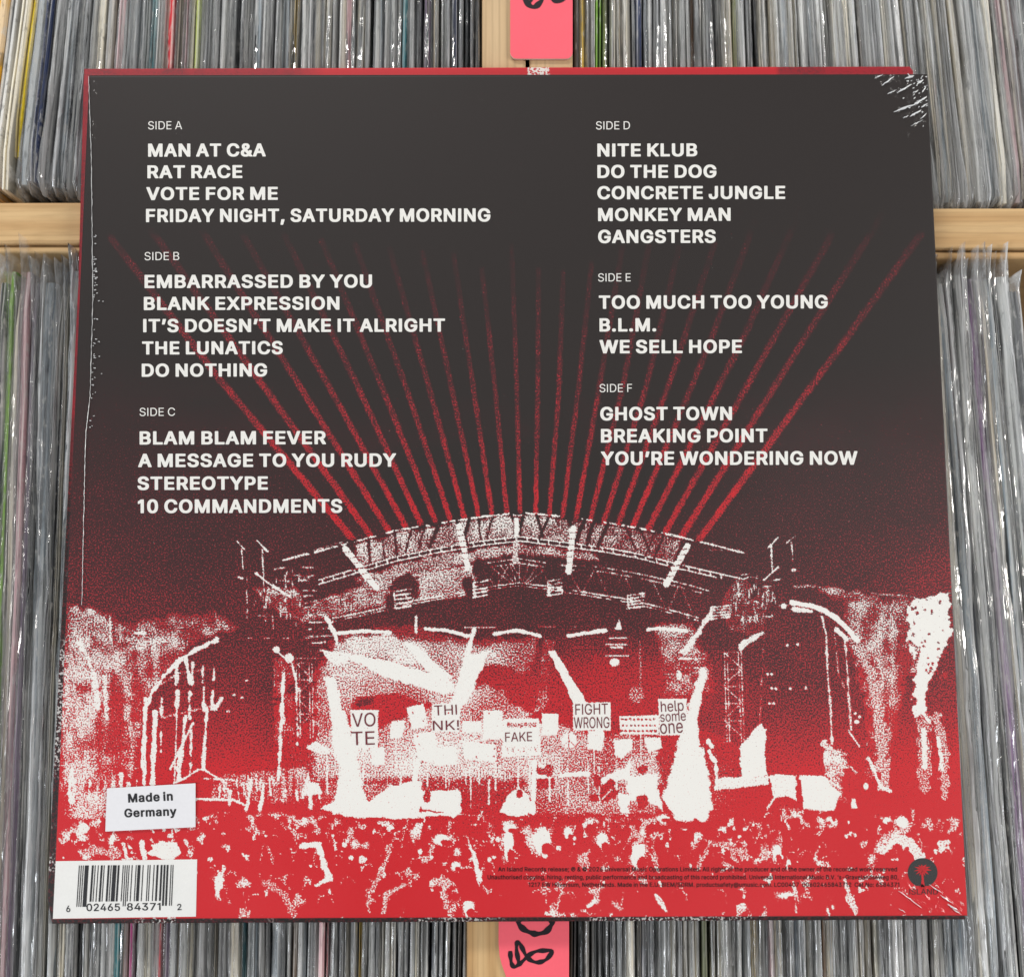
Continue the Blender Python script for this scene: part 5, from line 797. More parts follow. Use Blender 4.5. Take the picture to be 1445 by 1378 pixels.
# barcode panel
bl = flat('barcode_panel', [(74.6, 1295.6), (276.5, 1292.6), (278.2, 1211.8), (78.6, 1214.4)], ZT, sleeve, M_LABEL)
_L = {'0': '0001101', '1': '0011001', '2': '0010011', '3': '0111101', '4': '0100011', '5': '0110001', '6': '0101111', '7': '0111011', '8': '0110111', '9': '0001011'}
code = '602465843712'
bits = '101' + ''.join(_L[c] for c in code[:6]) + '01010' + ''.join(''.join('10'[int(b)] for b in _L[c]) for c in code[6:]) + '101'
longs = set(range(0, 10)) | set(range(45, 50)) | set(range(85, 95))
k = 0
while k < 95:
    if bits[k] == '1':
        e = k
        while e < 95 and bits[e] == '1': e += 1
        def P(m, v):
            xt = 111.3 + (245 - 111.3) * m / 95; xb = 107.6 + (242.6 - 107.6) * m / 95
            y0 = 1220.4 - .8 * m / 95; y1 = (1278.8 if k in longs else 1271.8) - 1.6 * m / 95
            return (xt + (xb - xt) * v, y0 + (y1 - y0) * v)
        flat('bar', [P(k + .04, 1), P(e - .04, 1), P(e - .04, 0), P(k + .04, 0)], ZT * 1.8, bl, M_BLACK); k = e
    else: k += 1
for s, x0, x1, yb, cap in (('6', 93.7, 99.4, 1286.3, 9), ('02465', 122, 169.3, 1284.8, 10.4), ('84371', 179, 226.6, 1284, 10.4), ('2', 250.3, 256.4, 1283.6, 8.8)):
    text_mesh('digits', s, 'M', line_warp(x0, yb, x1, yb - .4, cap, ZT * 1.8), bl, M_BLACK, 150)
# island emblem
lg = mesh('label_emblem', [at(1302 + 21 * math.cos(a), 1230.5 - 20.4 * math.sin(a), ZT) for a in np.linspace(math.radians(-66), math.radians(246), 60)], [list(range(60))], sleeve, [M_CHAR])
V = []; Fc = []
def pxquad(pts):
    b = len(V); V.extend(at(x, y, ZT * 1.8) for x, y in pts); Fc.append(list(range(b, b + len(pts))))
pxquad([(1299.4, 1251), (1300.6, 1240), (1299.8, 1229), (1302.6, 1229), (1303.6, 1240), (1305, 1251)]); pxquad([(1297.5, 1252), (1301, 1246), (1307.5, 1252)])
for a, ln in ((180, 10), (150, 11), (120, 9), (95, 9), (60, 10), (30, 11), (5, 11), (-30, 9), (210, 9), (-60, 7), (240, 7)):
    a = math.radians(a); dx, dy = math.cos(a), -math.sin(a); px_, py_ = -dy, dx; cx_, cy_ = 1301.5, 1226.5
    pxquad([(cx_ - px_ * .4, cy_ - py_ * .4), (cx_ + dx * ln * .55 + px_ * -1.5, cy_ + dy * ln * .55 - py_ * 1.5), (cx_ + dx * ln * 1.2, cy_ + dy * ln * 1.1 + 2), (cx_ + dx * ln * .55 + px_ * 1.3, cy_ + dy * ln * .55 + py_ * 1.3 + .6)])
mesh('palm_tree_mark', V, Fc, lg, [M_RED])
text_mesh('label_name', 'ISLAND', 'R', line_warp(1283.4, 1261.4, 1323.6, 1261.2, 7.8, ZT), lg, M_BLACK, 150)
# sticker on the wrap
ZS = .00075
st = flat('origin_sticker', [(148.6, 1172.6), (275.8, 1166.4), (275.8, 1104.6), (150.8, 1111.8)], ZS, sleeve, M_STICK, .00015)
st['label'] = 'small white rectangular sticker stuck above the barcode'
text_mesh('sticker_lettering', 'Made in', 'B', line_warp(181, 1131.9, 244, 1128.9, 12.6, ZS + .00008), st, M_BLACK, 160)
text_mesh('sticker_lettering', 'Germany', 'B', line_warp(175.6, 1152.8, 249.2, 1150, 12.2, ZS + .00008), st, M_BLACK, 160)

# ------------------------------------------------------------------ shrink wrap: a clear film with creased corners
def film(parent):
    ax = np.concatenate([np.linspace(-HW - .0002, -.135, 90)[:-1], np.linspace(-.135, .115, 50)[:-1], np.linspace(.115, .130, 30)[:-1], np.linspace(.130, HW + .0002, 210)])
    ay = np.concatenate([np.linspace(HH + .0002, .125, 200)[:-1], np.linspace(.125, .105, 30)[:-1], np.linspace(.105, -.12, 50)[:-1], np.linspace(-.12, -HH - .0002, 150)])
    X, Y = np.meshgrid(ax, ay); Z = np.full(X.shape, .00045)
    r = random.Random(5)
    def crease(x0, y0, x1, y1, w, h):
        nonlocal Z
        dx, dy = x1 - x0, y1 - y0; L = dx * dx + dy * dy; t = ((X - x0) * dx + (Y - y0) * dy) / L
        d = ((X - x0) * dy - (Y - y0) * dx) / math.sqrt(L) + .0006 * np.sin(t * 9 + x0 * 900)
        e = np.exp(-(d / w) ** 2) * np.clip(1 - ((t - .5) * 2) ** 2, 0, 1); Z = Z + h * e
    def px(x, y): return at(x, y)[:2]
    for x0, y0, x1, y1 in ((1266, 131, 1285, 118), (1262, 158, 1290, 148), (1288, 150, 1303, 140), (1286, 164, 1297, 157), (1240, 122, 1262, 107), (1296, 144, 1308, 138),
                           (1276, 112, 1290, 107), (1292, 122, 1304, 112), (1232, 111, 1248, 104), (1297, 168, 1308, 158), (1250, 134, 1264, 126), (1284, 178, 1306, 168), (1300, 133, 1307, 124), (1272, 168, 1284, 162), (1255, 112, 1268, 106)):
        crease(*px(x0, y0), *px(x1, y1), r.uniform(.00028, .00045), r.uniform(.0003, .00055))
    for i in range(26):
        cx, cy = 1306 - abs(r.gauss(0, 20)), 110 + abs(r.gauss(0, 26)); a = math.radians(r.uniform(10, 80)); l = r.uniform(1.5, 5)
        crease(*px(cx - l * math.cos(a), cy + l * math.sin(a)), *px(cx + l * math.cos(a), cy - l * math.sin(a)), r.uniform(.00025, .0004), r.uniform(.0003, .0005))
    for x0, y0, x1, y1 in ((1268, 1256, 1300, 1280), (1310, 1247, 1345, 1275), (1337, 1275, 1357, 1285), (1325, 1268, 1362, 1290), (1285, 1270, 1330, 1288)): crease(*px(x0, y0), *px(x1, y1), .0004, .0005)
    for i in range(9): x0 = r.uniform(1260, 1345); crease(*px(x0, r.uniform(1230, 1280)), *px(x0 + r.uniform(10, 30), 1290), .0005, .0003)
    for i in range(30): y0 = r.uniform(112, 700); x0 = float(np.interp(y0, [107, 1296], [129, 79])); crease(*px(x0, y0), *px(x0 + r.uniform(6, 14), y0 + r.uniform(-2, 2)), .0004, .00022)
    ny, nx = X.shape; V = np.stack([X.ravel(), Y.ravel(), Z.ravel()], 1)
    i = np.arange((ny - 1) * (nx - 1)); a = (i // (nx - 1)) * nx + i % (nx - 1); Q = np.stack([a, a + nx, a + nx + 1, a + 1], 1)
    me = bpy.data.meshes.new('shrink_wrap'); me.vertices.add(len(V)); me.vertices.foreach_set('co', V.ravel())
    me.loops.add(len(Q) * 4); me.polygons.add(len(Q)); me.loops.foreach_set('vertex_index', Q.ravel()); me.polygons.foreach_set('loop_start', np.arange(len(Q)) * 4)
    me.update(calc_edges=True); me.polygons.foreach_set('use_smooth', [True] * len(Q))
    return link('shrink_wrap', me, parent, [M_FILM])
wrap = film(sleeve)
def tube(name, pts, rad, parent, mat, jit=.3, seed=1):
    r = random.Random(seed); V = []; Fc = []; n = len(pts)
    for i, p in enumerate(pts):
        q = rad * (1 + r.uniform(-jit, jit)); d = Vector(pts[min(i + 1, n - 1)]) - Vector(pts[max(i - 1, 0)]); s = Vector((-d.y, d.x, 0)).normalized()
        for a in (0, 60, 120, 180): a = math.radians(a); V.append(Vector(p) + s * q * math.cos(a) + Vector((0, 0, q * math.sin(a))))
    for i in range(n - 1):
        for j in range(3): a = i * 4 + j; Fc.append([a, a + 1, a + 5, a + 4])
    return mesh(name, V, Fc, parent, [mat], True)
M_WELD = plain('seam_glint_film', (.55, .55, .55), .2, .9); M_CREASE_GLINT = plain('crease_glint_film', (.64, .65, .66), .15, 1.0)  # pale colours stand in for glints on the film's seam and creases
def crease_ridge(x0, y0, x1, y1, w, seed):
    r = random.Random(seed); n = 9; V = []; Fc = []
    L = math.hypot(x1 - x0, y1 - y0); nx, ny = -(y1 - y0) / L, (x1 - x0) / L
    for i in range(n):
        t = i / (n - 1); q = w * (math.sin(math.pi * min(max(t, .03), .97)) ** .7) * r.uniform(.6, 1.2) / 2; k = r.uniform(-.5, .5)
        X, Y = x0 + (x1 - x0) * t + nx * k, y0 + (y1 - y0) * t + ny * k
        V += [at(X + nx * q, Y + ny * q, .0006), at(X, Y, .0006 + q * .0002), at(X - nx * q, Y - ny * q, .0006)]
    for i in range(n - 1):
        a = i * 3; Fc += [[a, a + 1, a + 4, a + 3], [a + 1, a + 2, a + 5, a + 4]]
    return mesh('film_crease_glint', V, Fc, wrap, [M_CREASE_GLINT], True)  # crease ridge with its glint put into the pale colour
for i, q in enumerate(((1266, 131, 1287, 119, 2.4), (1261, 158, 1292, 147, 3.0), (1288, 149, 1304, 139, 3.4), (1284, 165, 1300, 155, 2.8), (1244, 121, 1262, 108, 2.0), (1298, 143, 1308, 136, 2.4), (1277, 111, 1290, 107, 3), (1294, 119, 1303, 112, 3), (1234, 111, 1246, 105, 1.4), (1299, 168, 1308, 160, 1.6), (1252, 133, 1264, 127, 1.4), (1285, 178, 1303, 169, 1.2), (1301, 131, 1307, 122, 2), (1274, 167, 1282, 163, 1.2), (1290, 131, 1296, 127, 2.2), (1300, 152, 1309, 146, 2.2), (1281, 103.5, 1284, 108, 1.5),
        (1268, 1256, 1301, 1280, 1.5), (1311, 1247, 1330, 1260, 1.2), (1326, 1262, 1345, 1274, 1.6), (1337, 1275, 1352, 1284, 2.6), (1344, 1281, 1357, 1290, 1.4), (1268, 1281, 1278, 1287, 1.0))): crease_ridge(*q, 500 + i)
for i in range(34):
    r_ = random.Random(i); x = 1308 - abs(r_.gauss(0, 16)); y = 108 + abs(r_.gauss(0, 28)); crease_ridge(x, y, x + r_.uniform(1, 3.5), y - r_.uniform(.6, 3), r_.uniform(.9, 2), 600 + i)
rs = random.Random(9); pts = []
for y in np.arange(108, 1296, 5.0):
    x = float(np.interp(y, [107, 230, 420, 560, 612, 640, 850, 1296], [125, 129, 131, 127, 121, 120, 115.5, 79])); pts.append(at(x + rs.uniform(-.35, .35), y, .0005))
tube('weld_seam', pts[:150], .00011, wrap, M_WELD, .5, 3)  # milky seam whose pale colour also carries its glint
for i in range(60):
    y = rs.choice((rs.uniform(330, 420), rs.uniform(360, 600), rs.uniform(480, 620))); x = float(np.interp(y, [107, 230, 420, 560, 612, 640, 850], [125, 129, 131, 127, 121, 120, 115.5])) + abs(rs.gauss(0, 4)) + 1
    l = rs.uniform(.6, 2.2); tube('seam_glint_speck', [at(x, y, .0005), at(x + l, y + rs.uniform(-1, 1), .0005), at(x + l * 1.4, y + rs.uniform(-1, 1), .0005)], .00014, wrap, M_WELD, .3, i)  # pale specks painted as glints beside the seam

# ------------------------------------------------------------------ crates
ZC = -.0100                                  # top of the crate boards
def board(name, x0, x1, y0, y1, zt, zb, parent, mat=None, along='x'):
    """plank with rounded top edges; its own long axis is local X so that the grain runs along it"""
    lx, ly = (x1 - x0, y1 - y0) if along == 'x' else (y1 - y0, x1 - x0)
    bm = bmesh.new(); bmesh.ops.create_cube(bm, size=1)
    for v in bm.verts: v.co = Vector((v.co.x * lx, v.co.y * ly, v.co.z * (zt - zb)))
    bmesh.ops.bevel(bm, geom=[e for e in bm.edges], offset=.0009, segments=3, affect='EDGES', profile=.5)
    me = bpy.data.meshes.new(name); bm.to_mesh(me); bm.free()
    for p in me.polygons: p.use_smooth = False
    o = bpy.data.objects.new(name, me); COL.objects.link(o); me.materials.append(mat or M_WOOD)
    o.parent = parent; o.location = Vector(((x0 + x1) / 2, (y0 + y1) / 2, (zt + zb) / 2)) - parent.location
    if along == 'y': o.rotation_euler = (0, 0, math.pi / 2)
    return o
DEEP = -.335
yU_L0, yU_L1 = at(50, 344, ZC)[1], at(50, 285.5, ZC)[1]; yU_R0, yU_R1 = at(1380, 351.5, ZC)[1], at(1380, 293.5, ZC)[1]
xU = [at(x, 60, ZC)[0] for x in (680, 741.5, 747, 808)]
xL = [at(x, 1340, ZC)[0] for x in (658.5, 726, 731.5, 802)]
yTop = yU_R1 + .340; yBot = -.245; XL, XR = -.36, .36
crates = []
def crate(label, x0, x1, y0, y1, tw, side, thin):
    c = tag(empty('wooden_crate', ((x0 + x1) / 2, (y0 + y1) / 2, DEEP)), label, 'crate', 'pine record crates')
    zs = ZC - (.0012 if thin else 0)
    return c
cUL = crate('pine record crate in the upper left, its near rail carrying an orange stain', XL, xU[1], yU_L0, yTop, 0, 0, 0)
cUR = crate('pine record crate in the upper right, its near rail striped with grain', xU[2], XR, yU_R0, yTop, 0, 0, 0)
cLL = crate('pine record crate in the lower left, thin back rail under the upper rail', XL, xL[1], yBot, yU_L0, 0, 0, 1)
cLR = crate('pine record crate in the lower right, mostly hidden behind the record sleeve', xL[2], XR, yBot, yU_R0, 0, 0, 1)
g = .0004
board('near_rail', XL, xU[1], yU_L0, yU_L1, ZC, DEEP + .02, cUL); board('near_rail', xU[2], XR, yU_R0, yU_R1, ZC, DEEP + .02, cUR)
board('side_board', xU[0], xU[1], yU_L1 + g, yTop, ZC - .0002, DEEP + .02, cUL, M_PLY, 'y'); board('side_board', xU[2], xU[3], yU_R1 + g, yTop, ZC - .0002, DEEP + .02, cUR, M_PLY, 'y')
tL = .0026
zt = ZC - .0014
board('back_rail', XL, xL[1], yU_L0 - g - tL, yU_L0 - g, zt, DEEP + .02, cLL); board('back_rail', xL[2], XR, yU_R0 - g - tL - .0003, yU_R0 - g, zt, DEEP + .02, cLR)
board('side_board', xL[0], xL[1], yBot, yU_L0 - 2 * g - tL, ZC, DEEP + .02, cLL, M_WOOD, 'y'); board('side_board', xL[2], xL[3], yBot, yU_R0 - 2 * g - tL - .0003, ZC, DEEP + .02, cLR, M_WOOD, 'y')
for c, x0, x1, y0, y1 in ((cUL, XL, xU[1], yU_L0, yTop), (cUR, xU[2], XR, yU_R0, yTop), (cLL, XL, xL[1], yBot, yU_L0 - g), (cLR, xL[2], XR, yBot, yU_R0 - g)):
    board('bottom_board', x0, x1, y0, y1, DEEP + .0195, DEEP + .008, c)
fl = mesh('floor', [(-4, -4, DEEP + .007), (4, -4, DEEP + .007), (4, 4, DEEP + .007), (-4, 4, DEEP + .007)], [[0, 1, 2, 3]], None, [plain('floor_paint', (.16, .15, .14), .6)])
tag(fl, kind='structure')

# ------------------------------------------------------------------ pink divider cards
def marker(pts, w, z, parent, name='handwriting', wob=.25):
    P = [Vector(p) for p in pts]
    # Catmull-Rom resample
    Q = []
    for i in range(len(P) - 1):
        p0, p1, p2, p3 = P[max(i - 1, 0)], P[i], P[i + 1], P[min(i + 2, len(P) - 1)]
        for t in np.linspace(0, 1, 6)[:-1]:
            Q.append(.5 * ((2 * p1) + (p2 - p0) * t + (2 * p0 - 5 * p1 + 4 * p2 - p3) * t * t + (-p0 + 3 * p1 - 3 * p2 + p3) * t ** 3))
    Q.append(P[-1]); V = []; n = len(Q)
    for i, q in enumerate(Q):
        d = (Q[min(i + 1, n - 1)] - Q[max(i - 1, 0)]).normalized(); nn = Vector((-d.y, d.x)); ww = w / 2 * (1 + wob * math.sin(i * .7 + w))
        V += [at(*(q + nn * ww), z + i * 2e-7), at(*(q - nn * ww), z + i * 2e-7)]
    return mesh(name, V, [[2 * i, 2 * i + 1, 2 * i + 3, 2 * i + 2] for i in range(n - 1)], parent, [M_INK])
ZK = ZC + .0011
def card_obj(pxs, label, curl=None):
    pts = q4(ZK, *pxs); o = slab('divider_card', pts, ZK - .0009, ZK, None, [M_PINK, M_CARDEDGE], side=1)
    return tag(o, label, 'divider card', 'pink divider cards on the crates')
def rounded(x0, y0, x1, y1, r, taper=0):
    out = []
    for cx, cy, a0 in ((x1 - r, y1 - r, 0), (x0 + r, y1 - r, 90), (x0 + r, y0 + r, 180), (x1 - r, y0 + r, 270)):
        for k in range(6): a = math.radians(a0 + k * 18); out.append((cx + r * math.cos(a), cy + r * math.sin(a)))
    return out[::-1]
c1 = card_obj(rounded(720, -190, 808, 83, 9), 'pink divider card with rounded corners, above the top edge of the record sleeve')
marker([(744, -32), (738, -12), (744, 4), (752, 10), (760, 6), (765, -4), (756, -26)], 7, ZK + .0001, c1)
marker([(748, 3), (754, -8), (757, -14)], 5, ZK + .00013, c1); marker([(775, -22), (778, -6), (783, 0), (792, 1), (800, -8)], 7, ZK + .00012, c1)
c2 = card_obj([(803, 1400), (803, 1180), (704, 1180), (703.5, 1330), (705, 1348), (708, 1360), (713, 1374), (720, 1400)][::-1][::-1], 'pink divider card below the sleeve, 80 written in black marker')
marker([(745, 1283), (737, 1292), (732, 1298), (733, 1304), (740, 1311), (750, 1315.5), (758, 1317), (770, 1314), (777, 1306), (779, 1300), (775, 1293), (764, 1287), (755, 1281)], 7.4, ZK + .0001, c2)
marker([(720, 1341), (720.5, 1350), (722, 1359), (726, 1363.4), (732, 1360), (738, 1355), (747, 1346.5), (757, 1341.5), (768, 1340.5), (779, 1341), (773, 1351), (766, 1355.5), (757, 1357), (748, 1353.5), (742, 1347), (737, 1337), (733, 1330), (729.5, 1330), (729, 1340), (731, 1352), (732, 1359)], 5.6, ZK + .00013, c2)

# ------------------------------------------------------------------ records in the crates
RL = .313
def jacket_mesh(seed, groove):
    r = random.Random(seed); n = 22; V = []; Fc = []
    prof = [(-.5, -.30), (-.5, -.0012), (-.38, -.0002), (-.15, 0), (0, -.0045 if groove else .0001), (.15, 0), (.38, -.0003), (.5, -.0012), (.5, -.30)]
    ph = [r.uniform(0, 6.3) for _ in range(4)]
    for i in range(n + 1):
        t = i / n; y = (t - .5) * RL; bx = .10 * math.sin(t * 5 + ph[0]) + .05 * math.sin(t * 17 + ph[1]); bz = .0005 * math.sin(t * 7 + ph[2]) + .0002 * math.sin(t * 31 + ph[3])
        e = min(t, 1 - t) * RL; rz = -.0022 * max(0, 1 - e / .004) ** 2
        for x, z in prof: V.append((x + bx * (1 if z > -.01 else 0), y, z + bz + rz if z > -.1 else z))
    m = len(prof)
    for i in range(n):
        for j in range(m - 1): a = i * m + j; Fc.append([a, a + 1, a + m + 1, a + m])
    Fc.append(list(range(m))); Fc.append([n * m + j for j in range(m)][::-1])
    me = bpy.data.meshes.new('record_jacket'); me.from_pydata(V, [], Fc); me.update(); me.materials.append(M_JACK); return me
def bag_mesh(seed, ext_far, ext_near):
    r = np.random.default_rng(seed); n = 110; V = []; Fc = []
    base = [(-.60, -.29), (-.62, -.030), (-.60, -.004), (-.42, .0002), (-.16, .0013), (.08, .0015), (.36, .0006), (.58, -.003), (.62, -.025), (.60, -.29)]
    m = len(base); y0, y1 = -RL / 2 - ext_near, RL / 2 + ext_far
    def wig(f, a):
        k = int((y1 - y0) * f) + 3; g = r.normal(0, a, k); s = np.linspace(0, k - 1.001, n + 1); i = s.astype(int); u = s - i; u = u * u * (3 - 2 * u)
        return g[i] * (1 - u) + g[i + 1] * u
    W = [wig(12, .11) + wig(60, .045) for _ in range(m)]; H = [wig(12, .0006) + wig(60, .0004) + wig(160, .00016) for _ in range(m)]; lift = np.abs(wig(9, .0014)); sway = wig(5, .14)
    for i in range(n + 1):
        y = y0 + (y1 - y0) * i / n; over = max(0, y - RL / 2) / max(ext_far, 1e-6); overn = max(0, -RL / 2 - y) / max(ext_near, 1e-6); o_ = max(over, overn)
        nar = 1 - .8 * o_
        for j, (x, z) in enumerate(base):
            inner = 1 if -.1 < z else .3; c = 1 if 2 < j < 7 else 0
            zz = z + (H[j][i] + c * lift[i]) * inner * (1 if z > -.2 else 0) + over * .0035 * (1 if z > -.2 else 0) - overn * .004 * c
            V.append(((x + (W[j][i] + sway[i]) * inner) * nar, y, zz))
    for i in range(n):
        for j in range(m - 1): a = i * m + j; Fc.append([a, a + 1, a + m + 1, a + m])
    me = bpy.data.meshes.new('plastic_sleeve'); me.from_pydata(V, [], Fc); me.update(); me.materials.append(M_BAG)
    for p in me.polygons: p.use_smooth = True
    return me
JM = [jacket_mesh(100 + i, i % 3 == 0) for i in range(9)]
BMf = {'U': [bag_mesh(200 + i, .006, .003 + .0012 * (i % 4)) for i in range(10)], 'L': [bag_mesh(300 + i, (.004, .009, .006, .011, .003, .008, .010, .005, .007, .012)[i], .004) for i in range(10)]}
NAMES = [((.80, .42, .02), 'orange-yellow'), ((.85, .62, .02), 'bright yellow'), ((.55, .02, .03), 'crimson'), ((.26, .52, .06), 'bright green'), ((.012, .012, .014), 'black'),
 ((.025, .04, .11), 'navy blue'), ((.45, .03, .20), 'magenta'), ((.06, .36, .42), 'teal'), ((.48, .24, .10), 'tan brown'), ((.20, .025, .03), 'maroon'), ((.10, .07, .05), 'dark brown'), ((.26, .16, .28), 'dull purple'),
 ((.80, .74, .60), 'cream'), ((.86, .86, .84), 'white'), ((.50, .51, .50), 'pale grey'), ((.29, .335, .37), 'blue-grey'), ((.25, .25, .24), 'mid grey'), ((.07, .075, .085), 'dark grey'), ((.58, .51, .38), 'beige'), ((.44, .50, .12), 'olive green'), ((.62, .38, .40), 'dusty pink'), ((.78, .52, .08), 'mustard yellow')]
CN = {n: c for c, n in NAMES}
GREY = ['pale grey'] * 4 + ['blue-grey'] * 4 + ['mid grey'] * 2 + ['dark grey'] * 3 + ['white'] * 4 + ['cream'] * 3 + ['beige'] * 2
PAL = {'UL': GREY, 'UR': GREY + ['white'] * 6 + ['cream'] * 3 + ['pale grey'] * 4, 'LL': GREY + ['dark grey'] * 2, 'LR': GREY + ['beige'] * 2 + ['white'] * 2}
# (left edge in pixels on the reference row, width, colour) of the sleeves that stand out; the gaps between are filled with plain ones
SPEC = {
 'UL': [(-2, 16, 'orange-yellow'), (15, 14, 'white'), (29, 11, 'cream'), (40, 12, 'bright yellow'), (53, 12, 'blue-grey'), (66, 13, 'navy blue'), (80, 16, 'mid grey'), (97, 13, 'blue-grey'), (111, 12, 'dark grey'), (124, 11, 'blue-grey'), (141, 13, 'cream'), (155, 11, 'beige'), (167, 9, 'dusty pink'), (180, 12, 'blue-grey'), (213, 9, 'teal'), (240, 8.5, 'crimson'), (251, 9, 'beige'), (262, 7, 'dusty pink'), (270, 6.5, 'cream'), (277, 6, 'olive green'), (284, 9, 'mid grey'), (294, 9, 'pale grey'), (304, 9, 'mid grey'), (314, 9, 'pale grey'), (333, 7.5, 'black'), (342, 7, 'dark grey'), (414, 7, 'mustard yellow'), (427, 9, 'white'), (445, 8, 'beige'), (462, 8, 'cream'), (488, 9, 'dusty pink'), (516, 8, 'white'), (528, 8, 'pale grey'), (568, 8, 'teal'), (588, 9, 'dark grey'), (598, 9, 'dull purple'), (612, 8, 'beige'), (621, 8, 'pale grey'), (637, 8, 'navy blue'), (646, 8, 'dark grey'), (655, 7, 'blue-grey'), (663, 6, 'dark grey'), (670, 8.5, 'black')],
 'UR': [(809, 7, 'dark brown'), (817, 8, 'mustard yellow'), (826, 8, 'beige'), (839, 9, 'bright green'), (849, 8, 'olive green'), (860, 8, 'cream'), (869, 8, 'beige'), (889, 9, 'dark grey'), (898, 9, 'navy blue'), (912, 8, 'white'), (940, 8, 'pale grey'), (971, 8, 'tan brown'), (1024, 7, 'beige'), (1032, 7, 'olive green'), (1051, 9, 'dark grey'), (1062, 7, 'black'), (1090, 8, 'white'), (1109, 9, 'cream'), (1135, 9, 'blue-grey'), (1178, 8, 'pale grey'), (1205, 8, 'dark brown'), (1232, 8, 'blue-grey'), (1258, 10, 'white'), (1281, 8, 'dark grey'), (1305, 9, 'blue-grey'), (1335, 9, 'beige'), (1358, 9, 'white'), (1385, 10, 'cream'), (1402, 10, 'dusty pink'), (1418, 7, 'maroon'), (1430, 10, 'pale grey')],
 'LL': [(-34, 10, 'dark grey'), (-22, 9, 'bright green'), (-11, 10, 'cream'), (0, 8, 'dusty pink'), (9, 9, 'dull purple'), (20, 6, 'black'), (27, 19, 'blue-grey'), (47, 9, 'dark grey'), (57, 6, 'beige'), (64, 13, 'blue-grey'), (81, 9, 'cream'), (101, 8, 'mid grey'), (111, 6, 'black'), (118, 7, 'cream'), (126, 8, 'dark grey'), (141, 9, 'white'), (151, 7, 'pale grey'), (159, 8, 'teal'), (171, 10, 'tan brown'), (183, 8, 'magenta'), (192, 9, 'pale grey'), (223, 7, 'crimson'), (231, 8, 'dull purple'), (262, 8, 'cream'), (300, 8, 'beige'), (322, 8, 'cream'), (340, 8, 'teal'), (372, 10, 'dark grey'), (412, 7, 'dark brown'), (441, 8, 'pale grey'), (450, 8, 'dusty pink'), (460, 5, 'crimson'), (477, 8, 'navy blue'), (505, 6, 'mustard yellow'), (530, 8, 'dark grey'), (560, 9, 'blue-grey'), (600, 7, 'black'), (618, 8, 'dark grey'), (627, 8, 'mid grey'), (636, 8, 'dark grey'), (645, 6, 'dark brown'), (652, 6.5, 'black')],
 'LR': [(804, 9, 'dark brown'), (814, 8, 'dark grey'), (823, 8, 'dark brown'), (834, 8, 'pale grey'), (843, 8, 'mid grey'), (852, 7, 'black'), (878, 8, 'white'), (905, 7, 'navy blue'), (932, 8, 'pale grey'), (962, 8, 'cream'), (990, 8, 'olive green'), (1002, 8, 'beige'), (1040, 8, 'pale grey'), (1060, 6, 'mustard yellow'), (1085, 8, 'dusty pink'), (1105, 7, 'black'), (1137, 8, 'cream'), (1160, 7, 'tan brown'), (1185, 8, 'white'), (1212, 8, 'beige'), (1240, 8, 'mid grey'), (1268, 9, 'white'), (1293, 7, 'dark grey'), (1312, 7, 'black'), (1325, 9, 'white'), (1345, 10, 'pale grey'), (1356, 10, 'blue-grey'), (1376, 18, 'cream'), (1395, 15, 'blue-grey'), (1411, 9, 'dark grey'), (1421, 14, 'pale grey'), (1436, 9, 'black'), (1446, 14, 'dull purple'), (1461, 12, 'beige'), (1474, 9, 'blue-grey'), (1484, 8, 'black'), (1493, 22, 'pale grey'), (1516, 14, 'dark grey')]}
LIM = {'UL': (-2, 679), 'UR': (809, 1448), 'LL': (-34, 657.5), 'LR': (803.5, 1530)}
SLOPE = {'UL': ([0, 50, 130, 240, 400, 680], [-.14, -.125, -.08, -.05, -.035, 0]), 'UR': ([808, 900, 1100, 1200, 1300, 1445], [0, .01, .045, .075, .105, .125]),
         'LL': ([-30, 100, 658], [-.036, -.035, -.012]), 'LR': ([803, 1100, 1335, 1400, 1530], [.0, .03, .060, .078, .10])}
WHERE = {'UL': 'upper left crate', 'UR': 'upper right crate', 'LL': 'lower left crate', 'LR': 'lower right crate'}
ORD = '- first second third fourth fifth sixth seventh eighth ninth tenth eleventh twelfth thirteenth fourteenth fifteenth sixteenth seventeenth eighteenth nineteenth twentieth'.split()
rr = random.Random(42); nrec = 0
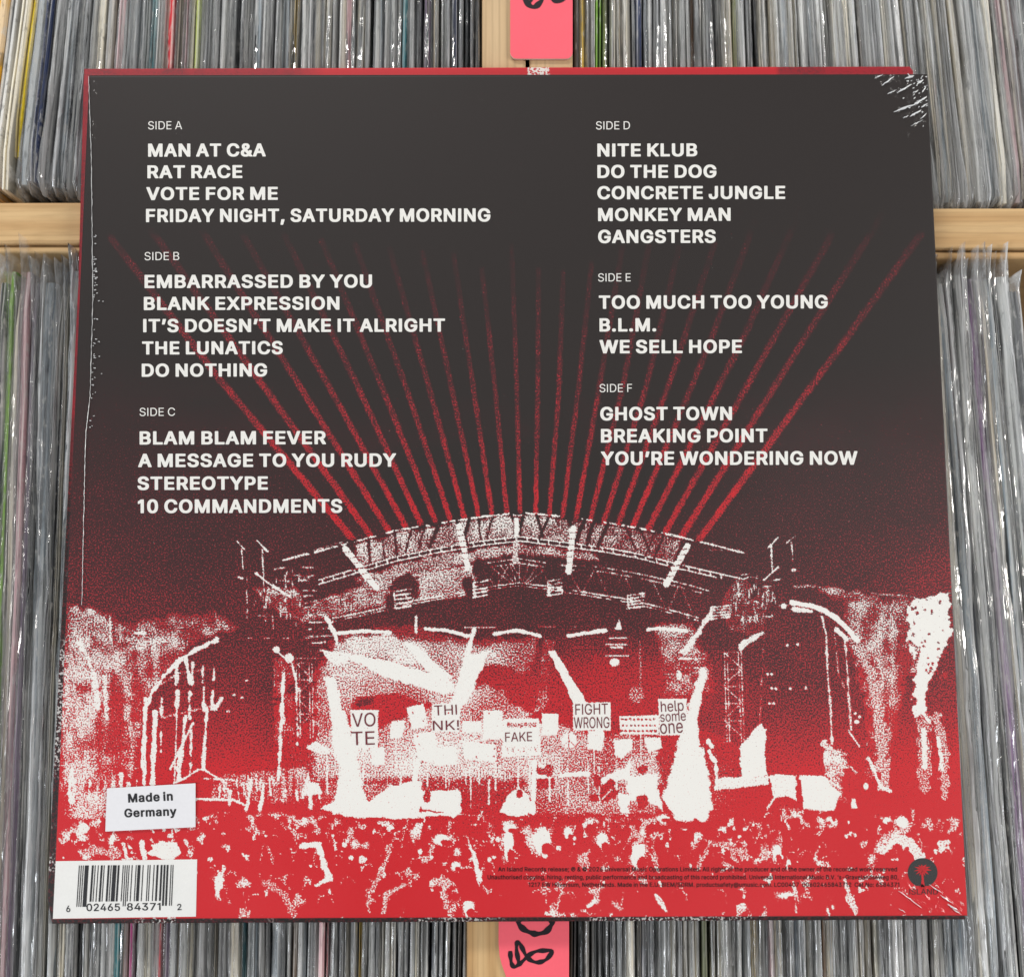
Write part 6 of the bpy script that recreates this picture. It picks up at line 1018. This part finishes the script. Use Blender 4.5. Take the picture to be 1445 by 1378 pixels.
for key in ('UL', 'UR', 'LL', 'LR'):
    lo, hi = LIM[key]; items = []; x = lo
    spec = sorted(SPEC[key])
    for sx, sw, sc in spec + [(hi, 0, None)]:
        gap = sx - x
        if gap > 4.5:
            k = max(1, round(gap / 8.6))
            ws = [rr.uniform(.55, 1.5) for _ in range(k)]; s_ = sum(ws)
            for w_ in ws: items.append((x, gap * w_ / s_, rr.choice(PAL[key]), False)); x += gap * w_ / s_
        if sc: x = sx; items.append((sx, sw, sc, True)); x = sx + sw
    cols = [i[2] for i in items]; uniq = [j for j, c in enumerate(cols) if cols.count(c) == 1 and c not in GREY]
    ref_y, z_ref = (0, ZC) if key[0] == 'U' else (1340, ZC)
    for j, (x, w, cname, sp) in enumerate(items):
        s = float(np.interp(x + w / 2, *SLOPE[key])) + rr.gauss(0, .0025)
        zt_ = -.0125 + rr.gauss(0, .0013); zt_ = min(zt_, -.0106)
        xc = x + w / 2
        yn = {'UL': 283, 'UR': 291}.get(key)
        if key[0] == 'U':
            sh = abs(rr.gauss(0, 8)) + 3
            if key == 'UL' and x < 130: sh = {40: 66, 29: 20, 15: 26}.get(x, 24 + rr.uniform(-6, 10)); zt_ -= .002
            pB = Vector(at(xc + s * (yn - sh), yn - sh, zt_)); pA = Vector(at(xc, 0, zt_)); d = (pA - pB).normalized(); mid_ = pB + d * RL / 2
        else:
            yf = 372 + abs(rr.gauss(0, 16)) + 8
            pA = Vector(at(xc + s * (yf - 1340), yf, zt_)); pB = Vector(at(xc, 1340, zt_)); d = (pA - pB).normalized(); mid_ = pA - d * RL / 2
        thick = (Vector(at(x + w, ref_y, zt_)) - Vector(at(x, ref_y, zt_))).length * .90
        c = CN[cname]; jit = rr.uniform(.8, 1.2)
        o = bpy.data.objects.new('record_jacket', JM[rr.randrange(len(JM))]); COL.objects.link(o)
        o.location = mid_; o.rotation_euler = (0, 0, math.atan2(-d.x, d.y)); o.scale = (thick, 1, 1)
        o.color = (min(1, c[0] * jit), min(1, c[1] * jit), min(1, c[2] * jit), 1)
        bare = (key == 'UL' and (x < 48 or cname == 'crimson')) or (sp and rr.random() < .25 and cname not in GREY)
        if not bare: b = bpy.data.objects.new('plastic_sleeve', BMf[key[0]][rr.randrange(10)]); COL.objects.link(b); b.parent = o; b.color = (1, 1, 1, (.45 if cname not in GREY else rr.choice((.5, .8, 1, 1, 1.2)) if key != 'UR' else rr.choice((.8, 1, 1.3))))
        nb = min(uniq, key=lambda q: abs(q - j)); dist = abs(nb - j)
        sd = 'left' if j < nb else 'right'
        if dist == 0: lab = 'the only %s record jacket in the %s' % (cname, WHERE[key])
        elif dist == 1: lab = '%s record jacket just %s of the %s one, %s' % (cname, sd, cols[nb], WHERE[key])
        else: lab = '%s record jacket, %s to the %s of the %s one, %s' % (cname, ORD[dist], sd, cols[nb], WHERE[key])
        tag(o, lab, 'record', 'records filed in the ' + WHERE[key]); nrec += 1
print('records', nrec)
